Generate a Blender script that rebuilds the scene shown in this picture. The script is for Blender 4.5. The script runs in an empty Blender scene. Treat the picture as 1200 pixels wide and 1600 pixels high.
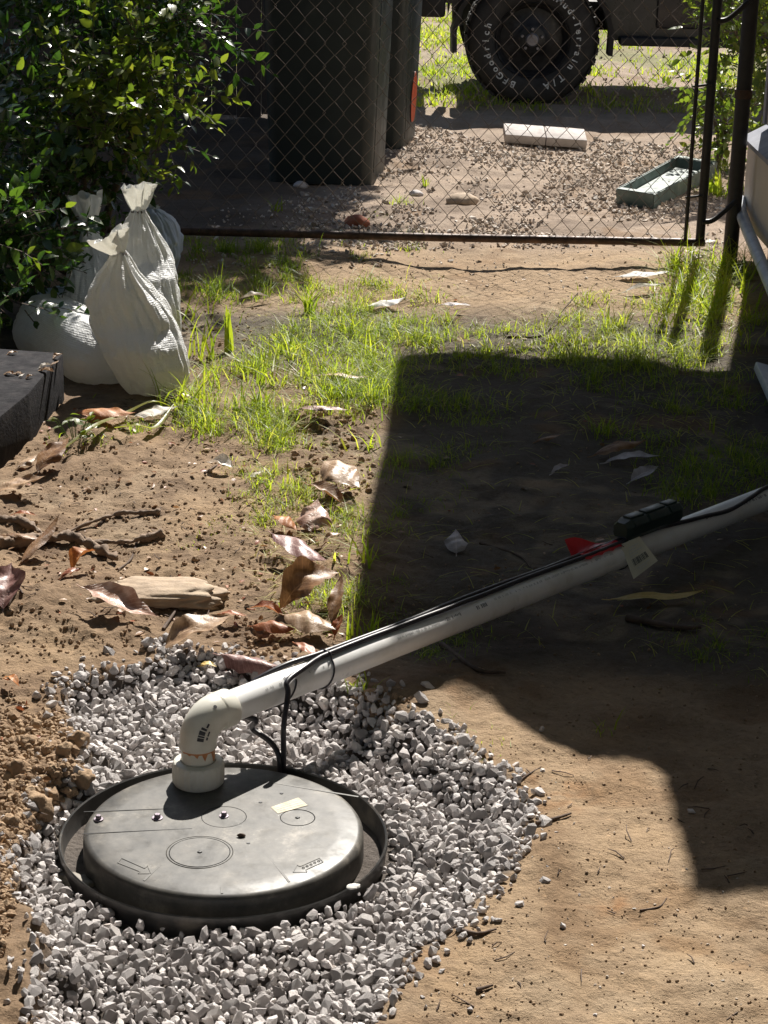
import bpy, bmesh, math, random
import numpy as np
from mathutils import Vector, Matrix, noise, Quaternion

R = random.Random(11)
rng = np.random.default_rng(11)
S = bpy.context.scene
C = S.collection

# ------------------------------------------------------------------ camera, sky, sun, exposure
CAM_H, PITCH, ROLL, FPX = 1.72, math.radians(18.9), math.radians(1.2), 3200.0
cam_data = bpy.data.cameras.new('camera')
cam = bpy.data.objects.new('camera', cam_data)
C.objects.link(cam)
cam_data.sensor_fit = 'VERTICAL'
cam_data.sensor_height = 24.0
cam_data.lens = FPX / 1600 * 24.0
cam_data.clip_start, cam_data.clip_end = 0.05, 1000
CAM_R = Matrix.Rotation(math.pi / 2 - PITCH, 3, 'X') @ Matrix.Rotation(ROLL, 3, 'Z')
cam.matrix_world = Matrix.Translation((0, 0, CAM_H)) @ CAM_R.to_4x4()
S.camera = cam
S.render.resolution_x, S.render.resolution_y = 768, 1024

SUN_EL = math.radians(44)
SUN_AZ = math.radians(11.6)                 # clockwise from +Y
SUN_DIR = Vector((math.sin(SUN_AZ) * math.cos(SUN_EL), math.cos(SUN_AZ) * math.cos(SUN_EL), math.sin(SUN_EL)))
world = bpy.data.worlds.new('World')
S.world = world
world.use_nodes = True
nt = world.node_tree
sky = nt.nodes.new('ShaderNodeTexSky')
sky.sky_type = 'NISHITA'
sky.sun_disc = False
sky.sun_elevation = SUN_EL
sky.sun_rotation = SUN_AZ
nt.links.new(sky.outputs['Color'], nt.nodes['Background'].inputs['Color'])
nt.nodes['Background'].inputs['Strength'].default_value = 0.05
sun_data = bpy.data.lights.new('sun', 'SUN')
sun_data.energy = 5.0
sun_data.angle = math.radians(0.53)
sun_data.color = (1.0, 0.95, 0.87)
sun = bpy.data.objects.new('sun', sun_data)
sun.rotation_mode = 'QUATERNION'
sun.rotation_quaternion = SUN_DIR.to_track_quat('Z', 'Y')
sun.location = (3, 14, 14)
C.objects.link(sun)
S.view_settings.view_transform = 'Standard'
S.view_settings.look = 'None'
S.view_settings.gamma = 1
S.view_settings.use_curve_mapping = False
S.view_settings.exposure = 0.9

# ------------------------------------------------------------------ helpers: survey of the place
CR = np.array(CAM_R)

def ray(px, py):
    return CAM_R @ Vector(((px - 600) / FPX, (800 - py) / FPX, -1.0))

def on_z(px, py, z=0.0):
    d = ray(px, py)
    t = (z - CAM_H) / d.z
    return Vector((d.x * t, d.y * t, z))

def on_y(px, py, y):
    d = ray(px, py)
    t = y / d.y
    return Vector((d.x * t, y, CAM_H + d.z * t))

def proj(p):
    q = CAM_R.transposed() @ (Vector(p) - Vector((0, 0, CAM_H)))
    return 600 + FPX * q.x / -q.z, 800 - FPX * q.y / -q.z

_lat = {}
def vnoise(x, y, f, seed):
    """smooth value noise, -1..1, on arrays"""
    if seed not in _lat:
        _lat[seed] = np.random.default_rng(seed).uniform(-1, 1, (256, 256))
    L = _lat[seed]
    ca, sa = math.cos(seed * 1.7), math.sin(seed * 1.7)
    x, y = np.asarray(x), np.asarray(y)
    x, y = (x * ca - y * sa) * f + 1000.37, (x * sa + y * ca) * f + 1000.71
    xi, yi = np.floor(x).astype(int), np.floor(y).astype(int)
    u, v = x - xi, y - yi
    u, v = u * u * (3 - 2 * u), v * v * (3 - 2 * v)
    a, b, c, d = L[xi % 256, yi % 256], L[(xi + 1) % 256, yi % 256], L[xi % 256, (yi + 1) % 256], L[(xi + 1) % 256, (yi + 1) % 256]
    return a * (1 - u) * (1 - v) + b * u * (1 - v) + c * (1 - u) * v + d * u * v

def sstep(a, b, x):
    t = np.clip((np.asarray(x) - a) / (b - a), 0, 1)
    return t * t * (3 - 2 * t)

# outline of the gravel pit on the ground
PIT = [(255, 1040), (330, 1050), (430, 1075), (540, 1105), (640, 1150), (735, 1205), (800, 1250), (832, 1305), (800, 1390),
       (735, 1470), (640, 1565), (560, 1700), (300, 1760), (60, 1700), (40, 1610), (75, 1540), (35, 1450), (20, 1380), (28, 1325),
       (62, 1290), (118, 1240), (135, 1195), (100, 1135), (105, 1105), (190, 1075), (240, 1065)]
PITW = np.array([on_z(a, b, -0.04)[:2] for a, b in PIT])

def poly_sd(x, y, P):
    """signed distance to polygon, negative inside"""
    x, y = np.asarray(x, float), np.asarray(y, float)
    d = np.full(x.shape, 1e9)
    inside = np.zeros(x.shape, bool)
    n = len(P)
    for i in range(n):
        ax, ay = P[i]
        bx, by = P[(i + 1) % n]
        ex, ey = bx - ax, by - ay
        t = np.clip(((x - ax) * ex + (y - ay) * ey) / (ex * ex + ey * ey), 0, 1)
        d = np.minimum(d, np.hypot(x - ax - ex * t, y - ay - ey * t))
        cond = ((ay > y) != (by > y)) & (x < (bx - ax) * (y - ay) / ((by - ay) if by != ay else 1e-9) + ax)
        inside ^= cond
    return np.where(inside, -d, d)

def pit_sd(x, y):
    wob = 0.018 * vnoise(x, y, 14, 3) + 0.01 * vnoise(x, y, 37, 4)
    return poly_sd(x, y, PITW) + wob

def left_w(x, y):
    """1 on the churned-up soil left of the pit and behind it"""
    b = 0.05 + 0.1 * vnoise(x, y, 2.0, 9) - 0.03 * (np.asarray(y) - 3.5)
    return (1 - sstep(b - 0.12, b + 0.1, x)) * (1 - sstep(5.8, 6.6, y))

def height(x, y):
    x, y = np.asarray(x, float), np.asarray(y, float)
    near = 1 - sstep(14, 22, y)
    z = (0.014 * vnoise(x, y, 1.6, 20) + 0.008 * vnoise(x, y, 4.1, 21)) * near
    lw = left_w(x, y)
    z = z + 0.0035 * vnoise(x, y, 11, 22) * near + (0.0013 * vnoise(x, y, 47, 24) + 0.0008 * vnoise(x, y, 95, 25)) * near
    # churned lumps: many octaves, broken up
    wx, wy = x + 0.02 * vnoise(x, y, 9, 60), y + 0.02 * vnoise(x, y, 9, 61)
    bl = 1 - np.abs(vnoise(wx, wy, 9, 26))
    bl2 = 1 - np.abs(vnoise(wx, wy, 21, 27))
    patch = 0.45 + 0.55 * sstep(-0.3, 0.5, vnoise(x, y, 2.6, 62))
    z = z + lw * (0.022 + 0.016 * vnoise(x, y, 4.2, 63) + patch * (0.020 * (bl - 0.6) + 0.013 * (bl2 - 0.6) + 0.006 * vnoise(wx, wy, 36, 28) + 0.004 * vnoise(wx, wy, 62, 29) + 0.0025 * vnoise(x, y, 90, 64)))
    # mound along the left edge of the frame
    z = z + 0.075 * (1 - sstep(0.05, 0.30, np.hypot((x + 0.93) / 1.0, (y - 3.3) / 2.4))) * (1 + 0.3 * vnoise(x, y, 16, 65))
    # undulating dirt on the right
    z = z + (1 - lw) * near * (1 - sstep(8, 9, y)) * (0.009 * vnoise(x, y, 5.2, 66) + 0.0045 * vnoise(wx, wy, 13, 67) + 0.0028 * vnoise(wx, wy, 29, 68) + 0.0015 * vnoise(x, y, 58, 69) - 0.006 * sstep(.55, .9, 1 - np.abs(vnoise(wx, wy, 4.2, 76))) * sstep(.0, .5, vnoise(x, y, 3, 77)))
    # ridge of soil thrown up right of the gravel
    z = z + 0.02 * np.exp(-(((x - 0.12) / 0.14) ** 2 + ((y - 3.86) / 0.1) ** 2))
    # hole at the shade edge, rut under the pipe
    hx, hy = HOLE
    z = z - 0.045 * np.exp(-(((x - hx) / 0.12) ** 2 + ((y - hy) / 0.16) ** 2))
    z = z - 0.02 * np.exp(-(((x - 0.2) / 0.28) ** 2 + ((y - 4.25) / 0.09) ** 2))
    # yard beyond the gate: rougher
    z = z + sstep(8.4, 9.2, y) * near * (0.012 * vnoise(x, y, 6, 30) + 0.006 * vnoise(x, y, 15, 31))
    sd = pit_sd(x, y)
    wd = 0.05 + 0.10 * sstep(-0.6, -0.3, x)
    m = 1 - sstep(-wd, 0.012, sd)
    bed = -0.052 + 0.012 * vnoise(x, y, 3, 33) + 0.006 * vnoise(x, y, 9, 34)
    return z * (1 - m) + bed * m

HOLE = tuple(on_z(500, 690)[:2])

def h1(x, y):
    return float(height(np.array([x]), np.array([y]))[0])

def G(px, py, lift=0.0):
    """where the sight line meets the ground"""
    z = 0.0
    for _ in range(7):
        p = on_z(px, py, z)
        z = 0.5 * z + 0.5 * h1(p.x, p.y)
    p = on_z(px, py, z)
    return Vector((p.x, p.y, h1(p.x, p.y) + lift))

def Gv(px, py):
    px, py = np.asarray(px, float), np.asarray(py, float)
    d = np.stack([(px - 600) / FPX, (800 - py) / FPX, -np.ones_like(px)], 1) @ CR.T
    z = np.zeros(len(px))
    for _ in range(5):
        t = (z - CAM_H) / d[:, 2]
        z = 0.5 * z + 0.5 * height(d[:, 0] * t, d[:, 1] * t)
    t = (z - CAM_H) / d[:, 2]
    x, y = d[:, 0] * t, d[:, 1] * t
    return np.stack([x, y, height(x, y)], 1)

# ------------------------------------------------------------------ helpers: objects
def tag(o, label=None, cat=None, group=None, kind=None):
    if label: o['label'] = label
    if cat: o['category'] = cat
    if group: o['group'] = group
    if kind: o['kind'] = kind
    return o

def link(name, me, m=None, parent=None):
    o = bpy.data.objects.new(name, me)
    C.objects.link(o)
    if m is not None and me is not None and not me.materials:
        me.materials.append(m)
    if parent is not None:
        o.parent = parent
    return o

def empty(name, loc=(0, 0, 0), rz=0.0):
    o = bpy.data.objects.new(name, None)
    o.empty_display_size = 0.05
    o.location = loc
    o.rotation_euler = (0, 0, rz)
    C.objects.link(o)
    return o

def fast(name, V, F, tint=None, smooth=False, col=None):
    V = np.ascontiguousarray(V, dtype=np.float32)
    F = np.ascontiguousarray(F, dtype=np.int32)
    n, k = F.shape
    me = bpy.data.meshes.new(name)
    me.vertices.add(len(V))
    me.vertices.foreach_set('co', V.ravel())
    me.loops.add(n * k)
    me.loops.foreach_set('vertex_index', F.ravel())
    me.polygons.add(n)
    me.polygons.foreach_set('loop_start', np.arange(0, n * k, k, dtype=np.int32))
    me.update(calc_edges=True)
    me.polygons.foreach_set('use_smooth', np.full(n, smooth, dtype=bool))
    if tint is not None:
        a = me.attributes.new('tint', 'FLOAT', 'POINT')
        a.data.foreach_set('value', np.ascontiguousarray(tint, dtype=np.float32))
    if col is not None:
        a = me.attributes.new('soil', 'FLOAT_COLOR', 'POINT')
        a.data.foreach_set('color', np.ascontiguousarray(np.hstack([col, np.ones((len(col), 1))]), dtype=np.float32).ravel())
    return me

def bm_mesh(name, bm, smooth=False, angle=None):
    me = bpy.data.meshes.new(name)
    bmesh.ops.recalc_face_normals(bm, faces=bm.faces[:])
    bm.to_mesh(me)
    bm.free()
    if smooth:
        me.polygons.foreach_set('use_smooth', np.full(len(me.polygons), True))
        if angle:
            me.set_sharp_from_angle(angle=math.radians(angle))
    me.update()
    return me

def box_bm(bm, size, mat=Matrix(), bevel=0.0, seg=2):
    r = bmesh.ops.create_cube(bm, size=1.0)
    vs = r['verts']
    bmesh.ops.scale(bm, vec=size, verts=vs)
    if bevel:
        es = list({e for v in vs for e in v.link_edges})
        rr = bmesh.ops.bevel(bm, geom=es, offset=bevel, segments=seg, affect='EDGES', profile=0.5)
        vs = list({v for f in rr['faces'] for v in f.verts} | {v for v in vs if v.is_valid})
    bmesh.ops.transform(bm, matrix=mat, verts=vs)
    return vs

def box(name, size, m, parent=None, loc=(0, 0, 0), rot=None, bevel=0.0, smooth=True):
    bm = bmesh.new()
    box_bm(bm, size, Matrix(), bevel)
    o = link(name, bm_mesh(name, bm, smooth, 35), m, parent)
    o.location = loc
    if rot is not None:
        o.rotation_euler = rot
    return o

def frames(P):
    P = [Vector(p) for p in P]
    T = []
    for i in range(len(P)):
        a = P[max(0, i - 1)]
        b = P[min(len(P) - 1, i + 1)]
        T.append((b - a).normalized())
    n = T[0].orthogonal().normalized()
    out = []
    for i, t in enumerate(T):
        n = (n - t * n.dot(t))
        n = n.normalized() if n.length > 1e-6 else t.orthogonal().normalized()
        out.append((P[i], t, n, t.cross(n)))
    return out

def tube_vf(P, rad, seg=8, cap=True):
    fr = frames(P)
    if not hasattr(rad, '__len__'):
        rad = [rad] * len(fr)
    V, F = [], []
    for (p, t, n, b), r in zip(fr, rad):
        for k in range(seg):
            a = 2 * math.pi * k / seg
            V.append(p + (n * math.cos(a) + b * math.sin(a)) * r)
    for i in range(len(fr) - 1):
        for k in range(seg):
            F.append((i * seg + k, i * seg + (k + 1) % seg, (i + 1) * seg + (k + 1) % seg, (i + 1) * seg + k))
    if cap:
        F.append(tuple(range(seg))[::-1])
        F.append(tuple((len(fr) - 1) * seg + k for k in range(seg)))
    return V, F

def tube(name, P, rad, m, parent=None, seg=10, smooth=True):
    V, F = tube_vf(P, rad, seg)
    me = bpy.data.meshes.new(name)
    me.from_pydata([tuple(v) for v in V], [], F)
    me.polygons.foreach_set('use_smooth', np.full(len(me.polygons), smooth))
    me.set_sharp_from_angle(angle=math.radians(60))
    me.update()
    return link(name, me, m, parent)

def lathe(name, prof, m, parent=None, seg=64, loc=(0, 0, 0), rot=None, closed=False, smooth=True, angle=40):
    V, F = [], []
    n = len(prof)
    for k in range(seg):
        a = 2 * math.pi * k / seg
        for r, z in prof:
            V.append((r * math.cos(a), r * math.sin(a), z))
    for k in range(seg):
        k2 = (k + 1) % seg
        for i in range(n if closed else n - 1):
            j = (i + 1) % n
            F.append((k * n + i, k2 * n + i, k2 * n + j, k * n + j))
    me = bpy.data.meshes.new(name)
    me.from_pydata(V, [], F)
    bm = bmesh.new()
    bm.from_mesh(me)
    bmesh.ops.remove_doubles(bm, verts=bm.verts[:], dist=1e-6)
    bmesh.ops.recalc_face_normals(bm, faces=bm.faces[:])
    bm.to_mesh(me)
    bm.free()
    if smooth:
        me.polygons.foreach_set('use_smooth', np.full(len(me.polygons), True))
        me.set_sharp_from_angle(angle=math.radians(angle))
    o = link(name, me, m, parent)
    o.location = loc
    if rot is not None:
        o.rotation_euler = rot
    return o

def smooth_path(P, n=8):
    """Catmull-Rom through the points"""
    P = [Vector(p) for p in P]
    Q = [P[0] * 2 - P[1]] + P + [P[-1] * 2 - P[-2]]
    out = []
    for i in range(1, len(Q) - 2):
        for k in range(n):
            t = k / n
            a, b, c, d = Q[i - 1], Q[i], Q[i + 1], Q[i + 2]
            out.append(0.5 * ((2 * b) + (c - a) * t + (2 * a - 5 * b + 4 * c - d) * t * t + (3 * b - a - 3 * c + d) * t ** 3))
    out.append(P[-1])
    return out

def text_mesh(s, size, depth=0.0):
    cu = bpy.data.curves.new('lettering', 'FONT')
    cu.body = s
    cu.size = size
    cu.align_x = 'CENTER'
    cu.align_y = 'CENTER'
    cu.extrude = depth
    cu.offset = size * 0.02 if depth else 0
    cu.resolution_u = 3
    o = bpy.data.objects.new('lettering', cu)
    C.objects.link(o)
    dg = bpy.context.evaluated_depsgraph_get()
    dg.update()
    me = bpy.data.meshes.new_from_object(o.evaluated_get(dg))
    bpy.data.objects.remove(o)
    return me

# ------------------------------------------------------------------ materials
def nodes_of(name):
    m = bpy.data.materials.new(name)
    m.use_nodes = True
    t = m.node_tree
    return m, t, t.nodes['Principled BSDF']

def N(t, kind, **kw):
    n = t.nodes.new(kind)
    for k, v in kw.items():
        if k in n.inputs.keys() if hasattr(n.inputs, 'keys') else False:
            n.inputs[k].default_value = v
        else:
            setattr(n, k, v)
    return n

def noise_node(t, co, scale, detail=6, rough=0.6, dist=0.0):
    n = t.nodes.new('ShaderNodeTexNoise')
    n.inputs['Scale'].default_value = scale
    n.inputs['Detail'].default_value = detail
    n.inputs['Roughness'].default_value = rough
    n.inputs['Distortion'].default_value = dist
    t.links.new(co, n.inputs['Vector'])
    return n

def ramp_node(t, fac, stops):
    r = t.nodes.new('ShaderNodeValToRGB')
    el = r.color_ramp.elements
    while len(el) < len(stops):
        el.new(0.5)
    for e, (p, c) in zip(el, stops):
        e.position = p
        e.color = (c[0], c[1], c[2], 1)
    t.links.new(fac, r.inputs['Fac'])
    return r

def math_node(t, op, a, b=None):
    n = t.nodes.new('ShaderNodeMath')
    n.operation = op
    for i, v in enumerate((a, b)):
        if v is None: continue
        if isinstance(v, (int, float)):
            n.inputs[i].default_value = v
        else:
            t.links.new(v, n.inputs[i])
    return n.outputs[0]

def mat(name, stops, scale=10, detail=6, rough=0.6, rvar=0.1, bump=0.2, bscale=40, bdist=0.003, attr=None, amix=0.75,
        spec=0.5, transl=0.0, tcol=None, metal=0.0, stretch=None, nrough=0.6, coord='Object'):
    """one procedural material: noise (and the mesh's own 'tint') through a ramp, noisy gloss, fine relief"""
    m, t, b = nodes_of(name)
    tc = t.nodes.new('ShaderNodeTexCoord')
    co = tc.outputs[coord]
    if stretch:
        mp = t.nodes.new('ShaderNodeMapping')
        mp.inputs['Scale'].default_value = stretch
        t.links.new(co, mp.inputs['Vector'])
        co = mp.outputs[0]
    n1 = noise_node(t, co, scale, detail, nrough)
    fac = n1.outputs['Fac']
    if attr:
        a = t.nodes.new('ShaderNodeAttribute')
        a.attribute_name = attr
        mx = t.nodes.new('ShaderNodeMix')
        mx.inputs[0].default_value = amix
        t.links.new(fac, mx.inputs[2])
        t.links.new(a.outputs['Fac'], mx.inputs[3])
        fac = mx.outputs[0]
    r = ramp_node(t, fac, stops)
    t.links.new(r.outputs['Color'], b.inputs['Base Color'])
    n2 = noise_node(t, co, bscale, 5, 0.65)
    rr = t.nodes.new('ShaderNodeMapRange')
    rr.inputs['From Min'].default_value, rr.inputs['From Max'].default_value = 0.3, 0.7
    rr.inputs['To Min'].default_value, rr.inputs['To Max'].default_value = max(0.02, rough - rvar), min(1, rough + rvar)
    n3 = noise_node(t, co, scale * 1.7, 4, 0.6)
    t.links.new(n3.outputs['Fac'], rr.inputs['Value'])
    t.links.new(rr.outputs[0], b.inputs['Roughness'])
    b.inputs['Specular IOR Level'].default_value = spec
    b.inputs['Metallic'].default_value = metal
    if bump:
        bp = t.nodes.new('ShaderNodeBump')
        bp.inputs['Strength'].default_value = bump
        bp.inputs['Distance'].default_value = bdist
        t.links.new(n2.outputs['Fac'], bp.inputs['Height'])
        t.links.new(bp.outputs[0], b.inputs['Normal'])
    if transl:
        tr = t.nodes.new('ShaderNodeBsdfTranslucent')
        if tcol is not None:
            mc = t.nodes.new('ShaderNodeMix')
            mc.data_type = 'RGBA'
            mc.blend_type = 'MULTIPLY'
            mc.inputs[0].default_value = 1
            t.links.new(r.outputs['Color'], mc.inputs[6])
            mc.inputs[7].default_value = (*tcol, 1)
            t.links.new(mc.outputs[2], tr.inputs['Color'])
        else:
            t.links.new(r.outputs['Color'], tr.inputs['Color'])
        ms = t.nodes.new('ShaderNodeMixShader')
        ms.inputs[0].default_value = transl
        t.links.new(b.outputs[0], ms.inputs[1])
        t.links.new(tr.outputs[0], ms.inputs[2])
        t.links.new(ms.outputs[0], t.nodes['Material Output'].inputs['Surface'])
    return m

def ground_material():
    m, t, b = nodes_of('soil')
    tc = t.nodes.new('ShaderNodeTexCoord')
    co = tc.outputs['Object']
    a = t.nodes.new('ShaderNodeAttribute')
    a.attribute_name = 'soil'
    n1 = noise_node(t, co, 5, 10, 0.65, 0.4)
    n2 = noise_node(t, co, 60, 8, 0.75)
    v = t.nodes.new('ShaderNodeTexVoronoi')
    v.inputs['Scale'].default_value = 160
    t.links.new(co, v.inputs['Vector'])
    r1 = ramp_node(t, n1.outputs['Fac'], [(0.25, (0.66, 0.62, 0.58)), (0.5, (0.97, 0.96, 0.95)), (0.75, (1.22, 1.18, 1.1))])
    r2 = ramp_node(t, n2.outputs['Fac'], [(0.28, (0.52, 0.49, 0.46)), (0.42, (0.9, 0.89, 0.88)), (0.55, (1.02, 1.02, 1.02)), (0.72, (1.22, 1.21, 1.19))])
    r3 = ramp_node(t, v.outputs['Color'], [(0.0, (0.8, 0.79, 0.78)), (0.12, (1, 1, 1)), (0.93, (1.0, 1.0, 1.0)), (0.97, (1.5, 1.45, 1.4))])
    cur = a.outputs['Color']
    for r in (r1, r2, r3):
        mx = t.nodes.new('ShaderNodeMix')
        mx.data_type = 'RGBA'
        mx.blend_type = 'MULTIPLY'
        mx.inputs[0].default_value = 1
        t.links.new(cur, mx.inputs[6])
        t.links.new(r.outputs['Color'], mx.inputs[7])
        cur = mx.outputs[2]
    t.links.new(cur, b.inputs['Base Color'])
    b.inputs['Roughness'].default_value = 0.92
    b.inputs['Specular IOR Level'].default_value = 0.25
    n4 = noise_node(t, co, 150, 8, 0.7)
    n5 = noise_node(t, co, 38, 6, 0.65)
    n6 = noise_node(t, co, 420, 4, 0.7)
    s = math_node(t, 'ADD', math_node(t, 'MULTIPLY', n4.outputs['Fac'], 0.5), n5.outputs['Fac'])
    s = math_node(t, 'ADD', s, math_node(t, 'MULTIPLY', n6.outputs['Fac'], 0.2))
    bp = t.nodes.new('ShaderNodeBump')
    bp.inputs['Strength'].default_value = 1.0
    bp.inputs['Distance'].default_value = 0.012
    t.links.new(s, bp.inputs['Height'])
    t.links.new(bp.outputs[0], b.inputs['Normal'])
    return m

M = {}
M['ground'] = ground_material()
M['stone'] = mat('crushed_stone', [(0.0, (0.20, 0.18, 0.17)), (0.25, (0.40, 0.37, 0.36)), (0.55, (0.56, 0.525, 0.515)), (0.8, (0.70, 0.655, 0.63)), (0.9, (0.60, 0.50, 0.44)), (1, (0.42, 0.33, 0.27))],
                 scale=90, rough=0.85, bump=0.9, bscale=260, bdist=0.003, attr='tint', amix=0.65, spec=0.25)
M['rubble'] = mat('yard_rubble', [(0.0, (0.20, 0.16, 0.13)), (0.3, (0.42, 0.34, 0.27)), (0.7, (0.56, 0.49, 0.42)), (1, (0.70, 0.66, 0.61))],
                  scale=40, rough=0.85, bump=0.5, bscale=160, attr='tint', amix=0.75, spec=0.3)
M['clod'] = mat('soil_clod', [(0.0, (0.19, 0.125, 0.08)), (0.5, (0.34, 0.235, 0.15)), (1, (0.44, 0.32, 0.21))],
                scale=50, rough=0.95, bump=0.8, bscale=140, bdist=0.005, attr='tint', amix=0.6, spec=0.2)
M['grass'] = mat('grass_blade', [(0.0, (0.045, 0.08, 0.012)), (0.4, (0.13, 0.19, 0.022)), (0.75, (0.27, 0.30, 0.042)), (1, (0.46, 0.40, 0.17))],
                 scale=30, rough=0.5, bump=0, attr='tint', amix=0.85, spec=0.4, transl=0.55, tcol=(2.1, 2.2, 0.9))
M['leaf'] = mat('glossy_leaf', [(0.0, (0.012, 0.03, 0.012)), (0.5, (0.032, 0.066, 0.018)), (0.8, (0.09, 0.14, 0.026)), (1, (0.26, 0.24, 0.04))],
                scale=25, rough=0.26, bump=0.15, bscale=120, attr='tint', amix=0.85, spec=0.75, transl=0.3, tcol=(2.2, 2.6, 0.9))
M['leaf_bright'] = mat('bright_and_sunlit_leaf', [(0.0, (0.03, 0.055, 0.014)), (0.5, (0.085, 0.125, 0.022)), (0.85, (0.17, 0.19, 0.035)), (1, (0.30, 0.27, 0.06))],
                       scale=25, rough=0.4, bump=0.1, bscale=120, attr='tint', amix=0.85, spec=0.5, transl=0.45, tcol=(2.0, 2.1, 0.9))  # own colour of the shrubs; on the bush it paints in sunlight
M['bark'] = mat('bark', [(0.2, (0.05, 0.035, 0.025)), (0.8, (0.16, 0.12, 0.09))], scale=30, rough=0.9, bump=0.8, bscale=60, stretch=(1, 1, 0.3))
M['bag'] = mat('woven_sack', [(0.24, (0.56, 0.53, 0.48)), (0.40, (0.78, 0.785, 0.785)), (0.8, (0.85, 0.86, 0.87))], scale=9, rough=0.5, rvar=0.1,
               bump=0.25, bscale=240, bdist=0.001, transl=0.22, tcol=(1.0, 0.95, 0.8), spec=0.45)
def add_weave(m):
    t = m.node_tree
    bp = [n for n in t.nodes if n.type == 'BUMP'][0]
    tc = t.nodes.new('ShaderNodeTexCoord')
    hs = []
    for d in ('X', 'Z'):
        w = t.nodes.new('ShaderNodeTexWave')
        w.bands_direction = d
        w.inputs['Scale'].default_value = 60
        w.inputs['Distortion'].default_value = 1.5
        t.links.new(tc.outputs['Object'], w.inputs['Vector'])
        hs.append(w.outputs['Fac'])
    wr = noise_node(t, tc.outputs['Object'], 26, 5, 0.6, 0.8)
    h = math_node(t, 'ADD', math_node(t, 'MULTIPLY', math_node(t, 'ADD', hs[0], hs[1]), 0.25), math_node(t, 'MULTIPLY', wr.outputs['Fac'], 5.0))
    t.links.new(h, bp.inputs['Height'])
    bp.inputs['Strength'].default_value = 0.6
    bp.inputs['Distance'].default_value = 0.004
add_weave(M['bag'])
M['bag_shade_blue'] = mat('shade_blue_sack', [(0.2, (0.42, 0.48, 0.58)), (0.8, (0.62, 0.68, 0.76))], scale=9, rough=0.5, bump=0.25, bscale=240, bdist=0.001)  # white sack tinted blue to carry the shade on the back bags
M['pvc'] = mat('white_pvc', [(0.2, (0.50, 0.46, 0.40)), (0.36, (0.70, 0.69, 0.66)), (0.5, (0.78, 0.775, 0.765)), (0.8, (0.82, 0.82, 0.815))], scale=11, detail=8, rough=0.34, rvar=0.08, bump=0.04, bscale=60)
M['pvc_fit'] = mat('cream_pvc', [(0.25, (0.60, 0.57, 0.49)), (0.5, (0.70, 0.68, 0.60)), (0.8, (0.76, 0.745, 0.68))], scale=20, detail=8, rough=0.36, rvar=0.08, bump=0.04, bscale=80)
M['primer'] = mat('orange_primer', [(0.2, (0.38, 0.13, 0.04)), (0.8, (0.62, 0.3, 0.12))], scale=60, rough=0.5, bump=0.05)
M['print'] = mat('grey_print', [(0.3, (0.12, 0.12, 0.13)), (0.7, (0.3, 0.3, 0.31))], scale=120, rough=0.6, bump=0)
M['print_faint'] = mat('faint_print', [(0.3, (0.38, 0.38, 0.38)), (0.7, (0.58, 0.58, 0.57))], scale=120, rough=0.6, bump=0)
M['ink'] = mat('black_ink', [(0.3, (0.02, 0.02, 0.025)), (0.7, (0.07, 0.07, 0.075))], scale=120, rough=0.6, bump=0)
M['lid'] = mat('dusty_black_plastic', [(0.25, (0.034, 0.033, 0.032)), (0.42, (0.062, 0.059, 0.054)), (0.56, (0.105, 0.097, 0.085)), (0.70, (0.25, 0.225, 0.19))], scale=11, detail=9,
               rough=0.46, rvar=0.14, bump=0.10, bscale=26, spec=0.38, nrough=0.72)
M['blackplastic'] = mat('black_plastic', [(0.3, (0.012, 0.012, 0.013)), (0.7, (0.035, 0.034, 0.033))], scale=12, rough=0.38, rvar=0.12, bump=0.08, bscale=60)
M['rimplastic'] = mat('scuffed_black_plastic', [(0.3, (0.02, 0.02, 0.02)), (0.55, (0.05, 0.048, 0.046)), (0.75, (0.16, 0.14, 0.115))], scale=14, detail=8, rough=0.4, rvar=0.15, bump=0.1, bscale=60)
M['silt'] = mat('dried_silt', [(0.2, (0.10, 0.09, 0.075)), (0.5, (0.25, 0.22, 0.18)), (0.8, (0.36, 0.32, 0.27))], scale=18, detail=8, rough=0.7, bump=0.3, bscale=70)
M['cord'] = mat('cord_rubber', [(0.3, (0.012, 0.010, 0.014)), (0.7, (0.03, 0.026, 0.034))], scale=40, rough=0.4, bump=0.05)
M['darkgreen'] = mat('dark_green_plastic', [(0.3, (0.010, 0.022, 0.02)), (0.7, (0.022, 0.045, 0.04))], scale=30, rough=0.4, bump=0.1, bscale=150)
M['card'] = mat('cream_card', [(0.3, (0.52, 0.48, 0.36)), (0.7, (0.64, 0.60, 0.48))], scale=20, rough=0.7, bump=0.03)
M['redtape'] = mat('red_tape', [(0.3, (0.48, 0.012, 0.02)), (0.7, (0.66, 0.03, 0.04))], scale=20, rough=0.35, bump=0.1, bscale=60, transl=0.35)
M['bolt'] = mat('zinc_bolt', [(0.3, (0.12, 0.09, 0.12)), (0.7, (0.3, 0.26, 0.29))], scale=90, rough=0.45, metal=0.6, bump=0.1)
M['sticker'] = mat('yellowed_sticker', [(0.3, (0.36, 0.31, 0.21)), (0.7, (0.52, 0.46, 0.33))], scale=40, rough=0.6, bump=0.03)
M['rust'] = mat('rusty_steel', [(0.25, (0.025, 0.018, 0.015)), (0.5, (0.07, 0.042, 0.03)), (0.75, (0.15, 0.085, 0.06))], scale=25, detail=9, rough=0.6, rvar=0.2, bump=0.3, bscale=120, metal=0.3)
M['blackpaint'] = mat('black_painted_steel', [(0.3, (0.012, 0.011, 0.012)), (0.7, (0.03, 0.025, 0.024))], scale=25, rough=0.5, bump=0.2, bscale=140)
M['wire'] = mat('weathered_wire', [(0.25, (0.10, 0.075, 0.06)), (0.6, (0.2, 0.165, 0.14)), (0.8, (0.28, 0.24, 0.21))], scale=40, rough=0.5, bump=0, metal=0.4)
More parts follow.
